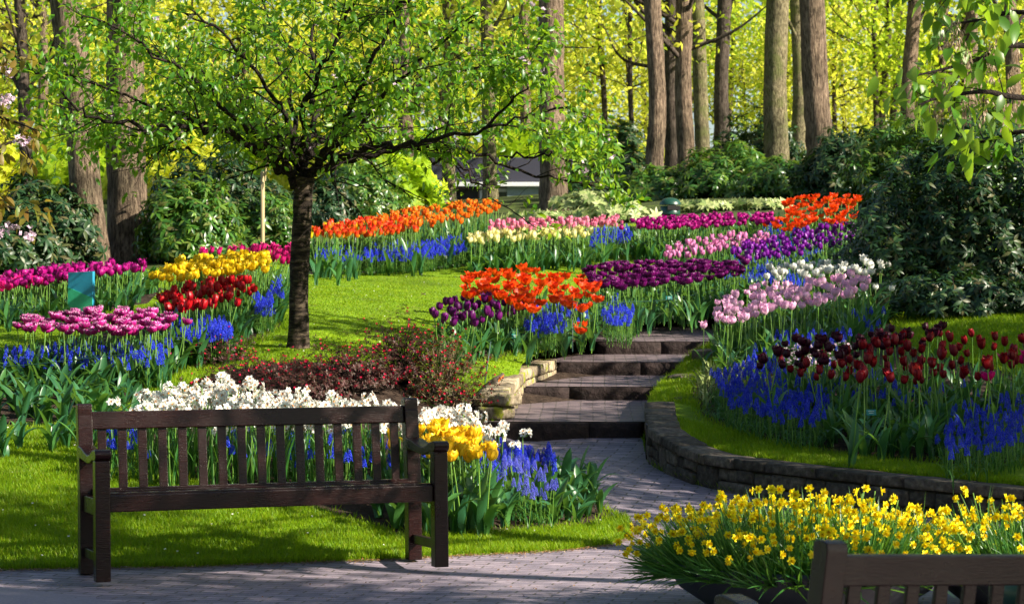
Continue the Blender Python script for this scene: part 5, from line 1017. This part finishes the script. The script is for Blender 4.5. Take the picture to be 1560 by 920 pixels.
for i in range(9):
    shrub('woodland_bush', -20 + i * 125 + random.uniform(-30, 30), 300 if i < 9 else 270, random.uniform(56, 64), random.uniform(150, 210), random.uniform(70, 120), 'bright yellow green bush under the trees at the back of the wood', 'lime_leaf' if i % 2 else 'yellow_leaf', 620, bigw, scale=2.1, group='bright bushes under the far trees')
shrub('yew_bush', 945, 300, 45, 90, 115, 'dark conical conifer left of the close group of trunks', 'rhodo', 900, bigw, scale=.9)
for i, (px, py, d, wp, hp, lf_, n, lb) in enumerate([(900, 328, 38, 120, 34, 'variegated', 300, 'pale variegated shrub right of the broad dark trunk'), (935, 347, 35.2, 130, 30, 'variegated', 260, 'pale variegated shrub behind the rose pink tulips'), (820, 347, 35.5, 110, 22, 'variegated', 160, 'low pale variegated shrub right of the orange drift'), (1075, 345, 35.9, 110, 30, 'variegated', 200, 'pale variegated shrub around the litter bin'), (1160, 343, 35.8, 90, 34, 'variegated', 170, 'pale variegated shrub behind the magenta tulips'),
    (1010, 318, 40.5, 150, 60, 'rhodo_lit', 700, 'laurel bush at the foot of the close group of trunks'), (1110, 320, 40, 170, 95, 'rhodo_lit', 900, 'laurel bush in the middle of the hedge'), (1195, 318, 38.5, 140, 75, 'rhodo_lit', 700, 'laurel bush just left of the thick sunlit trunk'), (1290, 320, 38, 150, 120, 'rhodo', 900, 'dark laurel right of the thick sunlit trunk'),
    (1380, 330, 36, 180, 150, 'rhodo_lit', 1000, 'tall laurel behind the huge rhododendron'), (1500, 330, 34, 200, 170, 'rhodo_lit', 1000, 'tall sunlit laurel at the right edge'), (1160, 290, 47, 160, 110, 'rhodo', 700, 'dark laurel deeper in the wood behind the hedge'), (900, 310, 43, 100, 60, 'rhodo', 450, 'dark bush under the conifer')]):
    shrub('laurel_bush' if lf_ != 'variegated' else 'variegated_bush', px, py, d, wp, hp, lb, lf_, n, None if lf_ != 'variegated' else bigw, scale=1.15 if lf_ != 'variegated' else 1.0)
# azaleas in front of the lawn
azl = MB(); _a = leaf_t(.022, .010, .2, .1, 2)
for q in range(6): azl.inst(_a, [rotz(q * 1.05) @ rotx(.5 if q % 2 else 0)], [(0, 0, 0)])
azf = MB(); 
for q in range(5): azf.inst(leaf_t(.017, .014, .3, -.3, 2), [rotz(q * 1.257) @ rotx(.6)], [(0, 0, 0)])
def azalea(px, py, d, wpx, hpx, lb, leaf, n, nf, twc='twig'):
    o = shrub('azalea_bush', px, py, d, wpx, hpx, lb, leaf, int(n * .8), azl, depth=.8, scale=1.1, stems=0, jit=.13, extra=(azf, .95, 'azalea_fl', nf), group='azaleas behind the narcissi'); z = o.location; rx = wpx / F * d / 2; hz = CZ - (py - hpx - HY) / F * d - z[2]; mb = MB()
    for k in range(120):
        a = rng.uniform(0, 6.28); e = rng.uniform(.15, 1.45); u = np.array([math.cos(a) * math.cos(e) * rx, math.sin(a) * math.cos(e) * rx * .8, math.sin(e) * hz]) * rng.uniform(.7, 1.12)
        tube(catmull([(rng.normal(0, .05), rng.normal(0, .05), 0), u * .5 + rng.normal(0, .03, 3), u], 3), np.linspace(.005, .0015, 7), 3, False, mb)
    mb.build('twigs', M[twc], o); return o
tw2 = plain('sunlit brown twig', (.22, .15, .09), .8); M['twig_lit'] = tw2  # paler copy of the twig with sunlight put into its colour
azalea(400, 605, 17.6, 200, 60, 'low dark azalea at the left end behind the narcissi', 'azalea_leaf', 1100, 200)
azalea(330, 570, 18.6, 110, 60, 'small dark azalea against the left bed', 'azalea_leaf', 500, 120)
azalea(520, 612, 17.4, 180, 85, 'dark red leaved azalea directly in front of the cherry trunk', 'azalea_leaf', 1500, 230)
azalea(610, 600, 17.9, 150, 110, 'tallest dark leaved azalea with its top against the lawn', 'azalea_leaf', 1300, 180)
azalea(675, 615, 17.7, 135, 100, 'twiggy sunlit azalea with many red flowers beside the mossy wall', 'azalea_leaf_green', 1100, 340, 'twig_lit')
azalea(450, 620, 16.9, 150, 55, 'low dark azalea close behind the white narcissi', 'azalea_leaf', 900, 40)
# staked sapling
x, y, z = gp(400, 398); sp = tag(empty('staked_sapling', (x, y, z)), 'young sapling tied to a pale wooden stake beside the yellow tulips', 'sapling')
hh = CZ - (262 - HY) / F * y - z; tube([(0, 0, -.05), (0, 0, hh)], .026, 8).build('stake', M['stake'], sp)
mb = MB(); tps_ = []; grow(mb, tps_, (.03, 0, hh * .9), (0.1, 0, 1), .7, .012, 1, 2, .8, .1); mb.build('twigs', M['stake'], sp); leaves_on(tps_, 3, leaf_t(.10, .05, .2, .2), .06).build('crown', M['lime_leaf'], sp)

# branch of the seed-bearing tree entering at the upper right
x0 = (3.5, 12.3); zt0 = float(groundz(x0[0], x0[1])[0]) if False else float(ZB(*x0)); mt = tag(empty('seed_key_tree', (x0[0], x0[1], zt0)), 'tree at the upper right with big leaves and hanging clusters of dry seed keys', 'tree'); iv = -np.array([x0[0], x0[1], zt0])
mb = MB(); tube(catmull([(x0[0], x0[1], zt0 - .1), (x0[0] + .05, x0[1], 1.5), (x0[0], x0[1] + .05, 3.0), (x0[0] + .1, x0[1], 5.5)], 5), np.linspace(.14, .08, 16), 12, True, mb); mb.V = [v + iv for v in mb.V]; mb.build('trunk', M['bark'], mt)
br3 = MB(); tp3 = []
for P in ([(x0[0], x0[1], 2.6), W3(1560, 70, 12), W3(1500, 88, 11.8), W3(1440, 105, 11.7), W3(1385, 118, 11.6)], [(x0[0], x0[1], 2.5), W3(1570, 150, 11.6), W3(1500, 140, 11.4), W3(1430, 150, 11.2), W3(1400, 160, 11.1)], [(x0[0], x0[1], 3.2), W3(1560, -40, 11.8), W3(1480, -25, 11.5), W3(1420, -5, 11.3)], [(x0[0], x0[1], 2.3), W3(1580, 200, 12.2), W3(1520, 210, 12.3), W3(1470, 225, 12.4)], [(x0[0], x0[1], 2.8), W3(1570, 20, 12.4), W3(1500, 30, 12.6), W3(1430, 40, 12.8)]):
    Q = catmull(P, 5); tube(Q, np.linspace(.02, .004, len(Q)), 6, False, br3)
    for k in range(9):
        i = int((.3 + .7 * k / 9) * (len(Q) - 1)); a = rng.normal(0, 1, 3); d = Q[min(i + 1, len(Q) - 1)] - Q[i - 1]; d /= np.linalg.norm(d) + 1e-9; grow(br3, tp3, Q[i], d * .6 + a * .5, .2, .004, 2, 2, .7, 0, 3)
br3.V = [v + iv for v in br3.V]; br3.build('branches', M['twig'], mt)
l3 = leaves_on(tp3, 2, leaf_t(.11, .055, .25, .3, 4), .04, .5); l3.V = [v + iv for v in l3.V]; l3.build('crown', M['cherry_leaf'], mt)
sk = MB(); key = leaf_t(.032, .010, .1, .1, 2)
for (px, py, d) in ((1452, 40, 11.8), (1462, 60, 11.8), (1440, 62, 11.8), (1475, 85, 11.7), (1512, 75, 11.8), (1508, 95, 11.8), (1440, 135, 11.4), (1455, 150, 11.4), (1480, 130, 11.5), (1470, 165, 11.5), (1500, 160, 11.5), (1540, 118, 11.9), (1550, 135, 11.9), (1548, 90, 12), (1425, 165, 11.3), (1535, 170, 12)):
    c = np.array(W3(px, py, d)); n = 46; P = c + np.stack([rng.normal(0, .016, n), rng.normal(0, .02, n), -rng.uniform(-.05, .09, n)], 1); sk.inst(key, frames(rng.normal(0, .25, (n, 3)) + np.array([0, 0, -1.]), rng.normal(0, 1, (n, 3))), P)
sk.V = [v + iv for v in sk.V]; sk.build('seed_keys', M['samara'], mt)
# second cherry just outside the left edge, its branch tips in the picture
x0 = (-4.1, 16.5); zt0 = float(ZB(*x0)); lt = tag(empty('pink_cherry_tree', (x0[0], x0[1], zt0)), 'bronze leaved cherry at the left edge with pink blossom clusters', 'tree'); iv = -np.array([x0[0], x0[1], zt0])
mb = MB(); tube(catmull([(x0[0], x0[1], zt0 - .1), (x0[0] + .05, x0[1], 1.8), (x0[0], x0[1] + .05, 3.4)], 5), np.linspace(.12, .08, 11), 12, True, mb); mb.V = [v + iv for v in mb.V]; mb.build('trunk', M['bark_cherry'], lt)
br4 = MB(); tp4 = []
for P in ([(x0[0], x0[1], 2.9), W3(-30, 170, 16), W3(20, 185, 15.8), W3(60, 200, 15.6)], [(x0[0], x0[1], 2.2), W3(-30, 300, 16), W3(20, 318, 15.9), W3(65, 330, 15.8)], [(x0[0], x0[1], 3.2), W3(-30, 60, 16), W3(15, 80, 15.8), W3(40, 100, 15.7)], [(x0[0], x0[1], 2.6), W3(-30, 230, 16.4), W3(30, 215, 16.6), W3(50, 250, 16.6)]):
    Q = catmull(P, 5); tube(Q, np.linspace(.02, .003, len(Q)), 5, False, br4)
    for k in range(8):
        i = int((.35 + .65 * k / 8) * (len(Q) - 1)); d = Q[min(i + 1, len(Q) - 1)] - Q[i - 1]; d /= np.linalg.norm(d) + 1e-9; grow(br4, tp4, Q[i], d * .6 + rng.normal(0, .4, 3), .16, .004, 2, 2, .7, 0, 3)
br4.V = [v + iv for v in br4.V]; br4.build('branches', M['twig'], lt)
l4 = leaves_on(tp4, 2, leaf_t(.09, .042, .25, .3, 3), .03, .5); l4.V = [v + iv for v in l4.V]; l4.build('crown', M['bronze_leaf'], lt)
b4 = MB()
for (px, py, d) in ((10, 110, 15.8), (5, 155, 15.9), (12, 150, 15.7), (35, 212, 15.6), (45, 358, 15.7), (18, 345, 15.8), (2, 355, 15.8)):
    P = np.array(W3(px, py, d)) + rng.normal(0, .022, (16, 3)); b4.inst(g5, [face_dir(rng.normal(0, 1, 3)) * 1.1 for _ in P], P)
b4.V = [v + iv for v in b4.V]; b4.build('blossom', M['blossom'], lt)

# ------------------------------------------------------------------ unseen trees added outside the frame on the sunny side to cast shade
def shade_tree(target, t, rad, ncl, per, label, ls=.13, leaf='lime_leaf'):
    c = np.array(target) + np.array(S) * t; z = float(ZB(min(c[0], 25), c[1])); o = tag(empty('shade_tree', (c[0], c[1], z)), label, 'tree', 'unseen trees added on the sunny side for shade'); h = c[2] - z
    mb = MB(); tube(catmull([(0, 0, -.1), (.05, .1, h * .4), (0, 0, h + rad[2] * .5)], 5), np.linspace(.16, .06, 11), 10, True, mb); mb.build('trunk', M['bark'], o)
    cm, C = crown_mb((0, 0, h), rad, ncl, per, dia(ls), .28); lm = MB()
    for q in C[::3]: tube(catmull([(0, 0, max(.8, q[2] - 1)), (q * .5 + np.array([0, 0, q[2] * .3])), q], 3), np.linspace(.04, .01, 7), 4, False, lm)
    lm.build('limbs', M['bark'], o); cm.build('crown', M[leaf], o)
SH = [((3.6, 20.8, 1.2), 5.0, (2.0, 1.5, 1.0), 110, 42), ((2.2, 16.6, .7), 6.0, (1.2, .8, .7), 40, 34), ((-1.2, 21.4, 1.3), 9.5, (1.6, .4, .6), 24, 26), ((-3.4, 13.5, .3), 12.5, (1.6, .35, .5), 34, 30), ((3.4, 14.2, .4), 5.0, (1.6, 1.2, .8), 60, 36), ((2.6, 15.6, .5), 7.0, (2.2, 1.9, 1.3), 120, 40), ((1.2, 17.5, .6), 9.5, (2.0, 1.6, 1.0), 80, 34), ((-1.6, 11.2, .3), 11.5, (2.2, 1.05, .95), 110, 42), ((1.9, 7.6, .4), 7.5, (2.4, .8, 1.0), 110, 44), ((4.4, 19.5, 1.2), 6.0, (2.0, 2.0, 1.4), 90, 40), ((-1.0, 8.6, .2), 11, (3.0, 1.6, 1.4), 110, 40), ((5.5, 24, 1.6), 7, (2, 2, 1.8), 80, 36)]
for i, (tg, t, rad, a, b) in enumerate(SH): shade_tree(tg, t, rad, a, b, 'unseen leafy tree added beyond the right edge to cast shade')

for i, (x, y, h) in enumerate([(-11, -5, 4.2), (-7, -8, 4.8), (-2.5, -9, 4.4), (2, -9.5, 4.9), (6.5, -9, 4.5), (11, -7, 4.8), (-9.5, 2, 4.0), (-9, 8, 4.2), (-9.5, 15, 4.4), (0, -14, 7), (-7, -14, 7), (7, -14, 7)]):  # unseen trees added to block sky light and darken reflections
    z = float(ZB(x, max(y, -2.8))); o = tag(empty('sky_block_tree', (x, y, z)), 'broad leafy tree added out of view to block sky light', 'tree', 'added trees out of view that block sky light')
    mb = MB(); tube(catmull([(0, 0, -.1), (.08, 0, h * .4), (0, .1, h)], 5), np.linspace(.22, .1, 11), 10, True, mb); mb.build('trunk', M['bark'], o)
    cm, C = crown_mb((0, 0, h * .8), (2.6, 2.6, h * .62), 150, 34, dia(.24), .35); cm.build('crown', M['cherry_leaf'], o)

# ------------------------------------------------------------------ grass blades, daisies and fallen bits
tri = MB(); tri.add([(-.5, 0, 0), (.5, 0, 0), (.32, .10, .55), (-.32, .10, .55), (.0, .38, 1)], [[0, 1, 2, 3], [3, 2, 4]])
lawn_mask = (reg == 0) & nonS
def tri_sample(mask, dens_fn, nmax):
    f = FF[mask]; a, b, c = VV[f[:, 0]], VV[f[:, 1]], VV[f[:, 2]]; ar = np.abs(np.cross(b - a, c - a)) / 2; cc = (a + b + c) / 3; wgt = ar * dens_fn(cc); pr_ = wgt / wgt.sum(); n = int(min(nmax, wgt.sum()))
    k = rng.choice(len(f), n, p=pr_); u, v = rng.random((2, n)); fl = u + v > 1; u[fl], v[fl] = 1 - u[fl], 1 - v[fl]; P = a[k] + (b[k] - a[k]) * u[:, None] + (c[k] - a[k]) * v[:, None]; return P
def infr(c, m=.4): return (np.abs(c[:, 0]) < c[:, 1] * 780 / F + m) & (c[:, 1] > 9)
def blades(P, fld, h, wv, mb):
    n = len(P); a = rng.uniform(0, 6.28, n); hh = h * rng.uniform(.5, 1.3, n); ww = wv * rng.uniform(.7, 1.3, n); c, s = np.cos(a), np.sin(a); lx, ly = rng.normal(0, .35, (2, n)) * hh
    Mx = np.zeros((n, 3, 3)); Mx[:, 0, 0] = c * ww; Mx[:, 1, 0] = s * ww; Mx[:, 0, 1] = -s * hh; Mx[:, 1, 1] = c * hh; Mx[:, 0, 2] = lx; Mx[:, 1, 2] = ly; Mx[:, 2, 2] = hh
    mb.inst(tri, Mx, np.column_stack([P, fld(P[:, 0], P[:, 1]) - .003]))
def den(c):
    d = c[:, 1]; return np.where(infr(c), np.interp(d, [10, 15, 17, 20, 25, 34], [22000, 18000, 10000, 5000, 3000, 2000]), 0)
g = MB(); P = tri_sample(lawn_mask & ~inR, den, 260000); near = P[:, 1] < 19
blades(P[near], ZB, .034, .006, g); blades(P[~near], ZB, .013, .012, g)
P = tri_sample(lawn_mask & inR, den, 110000); wd_ = dens(wl, .05); P = P[np.array([np.min(np.linalg.norm(wd_ - p, axis=1)) > .215 for p in P])]; blades(P, ZR, .042, .006, g)
# taller tufts where lawn meets path, bed or wall
edge = dens(path_poly, .012); edge = edge[infr(edge, .3)]; eb = inpoly(path_poly, edge + np.array([0, .05])); E3 = edge[~eb] if (~eb).any() else edge
E3 = np.vstack([E3 + rng.normal(0, .03, E3.shape) + np.array([0, .03]) for _ in range(16)]); E3 = E3[(np.sin(E3[:, 0] * 23) + np.sin(E3[:, 0] * 61 + 1) + rng.normal(0, .7, len(E3)) > -.6) & (~inpoly(path_poly, E3 + np.array([0, -.006]))) & ~inpoly(raised_poly, E3) & ~inpoly(stair_poly, E3) & (E3[:, 1] < 17.5)]
blades(E3, ZB, .05, .005, g)
for bname in ('centre bed', 'raised bed', 'left bed', 'bench bed'):
    bp = dens(beds[bname][0], .02); fl_ = ZR if beds[bname][1] else ZB; bp = np.vstack([bp + rng.normal(0, .04, bp.shape) for _ in range(4)]); bp = bp[infr(bp) & ~inpoly(path_poly, bp) & ~inpoly(stair_poly, bp) & (inpoly(raised_poly, bp) == bool(beds[bname][1]))]; blades(bp, fl_, .05, .007, g)
tag(g.build('grass', M['blade']), 'short bright green grass of the lawns and verges', 'grass', None, 'stuff')
# fallen petals, litter
lt_ = MB(); fle = leaf_t(.018, .010, .3, .1, 2)
def litter(P, fld, mb, dz=.004, s0=1.0):
    n = len(P); D = rng.normal(0, 1, (n, 3)); D[:, 2] *= .15; mb.inst(fle, frames(D, None, None, rng.uniform(.4, 1.3, n) * s0), np.column_stack([P, fld(P[:, 0], P[:, 1]) + dz]))
P = tri_sample((reg == 1) & nonS, lambda c: np.where(infr(c), 130, 0), 9000); litter(P, ZB, lt_, .006, .8)
P = tri_sample((reg == 3) & nonS, lambda c: np.where(infr(c), 30, 0), 500); litter(P, ZB, lt_, .006, .7)
E4 = edge[~eb][:, :2]; E4 = np.vstack([E4 + rng.normal(0, .03, E4.shape) + np.array([0, -.02]) for _ in range(12)]); E4 = E4[(E4[:, 1] < 14.5) & inpoly(path_poly, E4)]; litter(E4, ZB, lt_, .008, .9)
tag(lt_.build('leaf_litter', M['litter']), 'scattered small brown leaf fragments on the path', 'litter', None, 'stuff')
ds = MB(); P = tri_sample(lawn_mask & ~inR, lambda c: np.where(infr(c) & (c[:, 1] > 18), 3.0, 0) + np.where(infr(c) & (c[:, 1] <= 18), 5.0, 0), 700); n = len(P)
ds.inst(g5, np.array([face_dir((rng.normal(0, .3), -.5, 1)) for _ in range(n)]) * rng.uniform(.2, .5, n)[:, None, None], np.column_stack([P, ZB(P[:, 0], P[:, 1]) + .025]))
tag(ds.build('fallen_petals', PM['narc']), 'scattered white petals on the lawns', 'petals', None, 'stuff')
for o in sc.objects:
    if '_kids' in o: del o['_kids']
print('objects', len(sc.objects), 'verts', sum(len(m.vertices) * 1 for m in bpy.data.meshes))
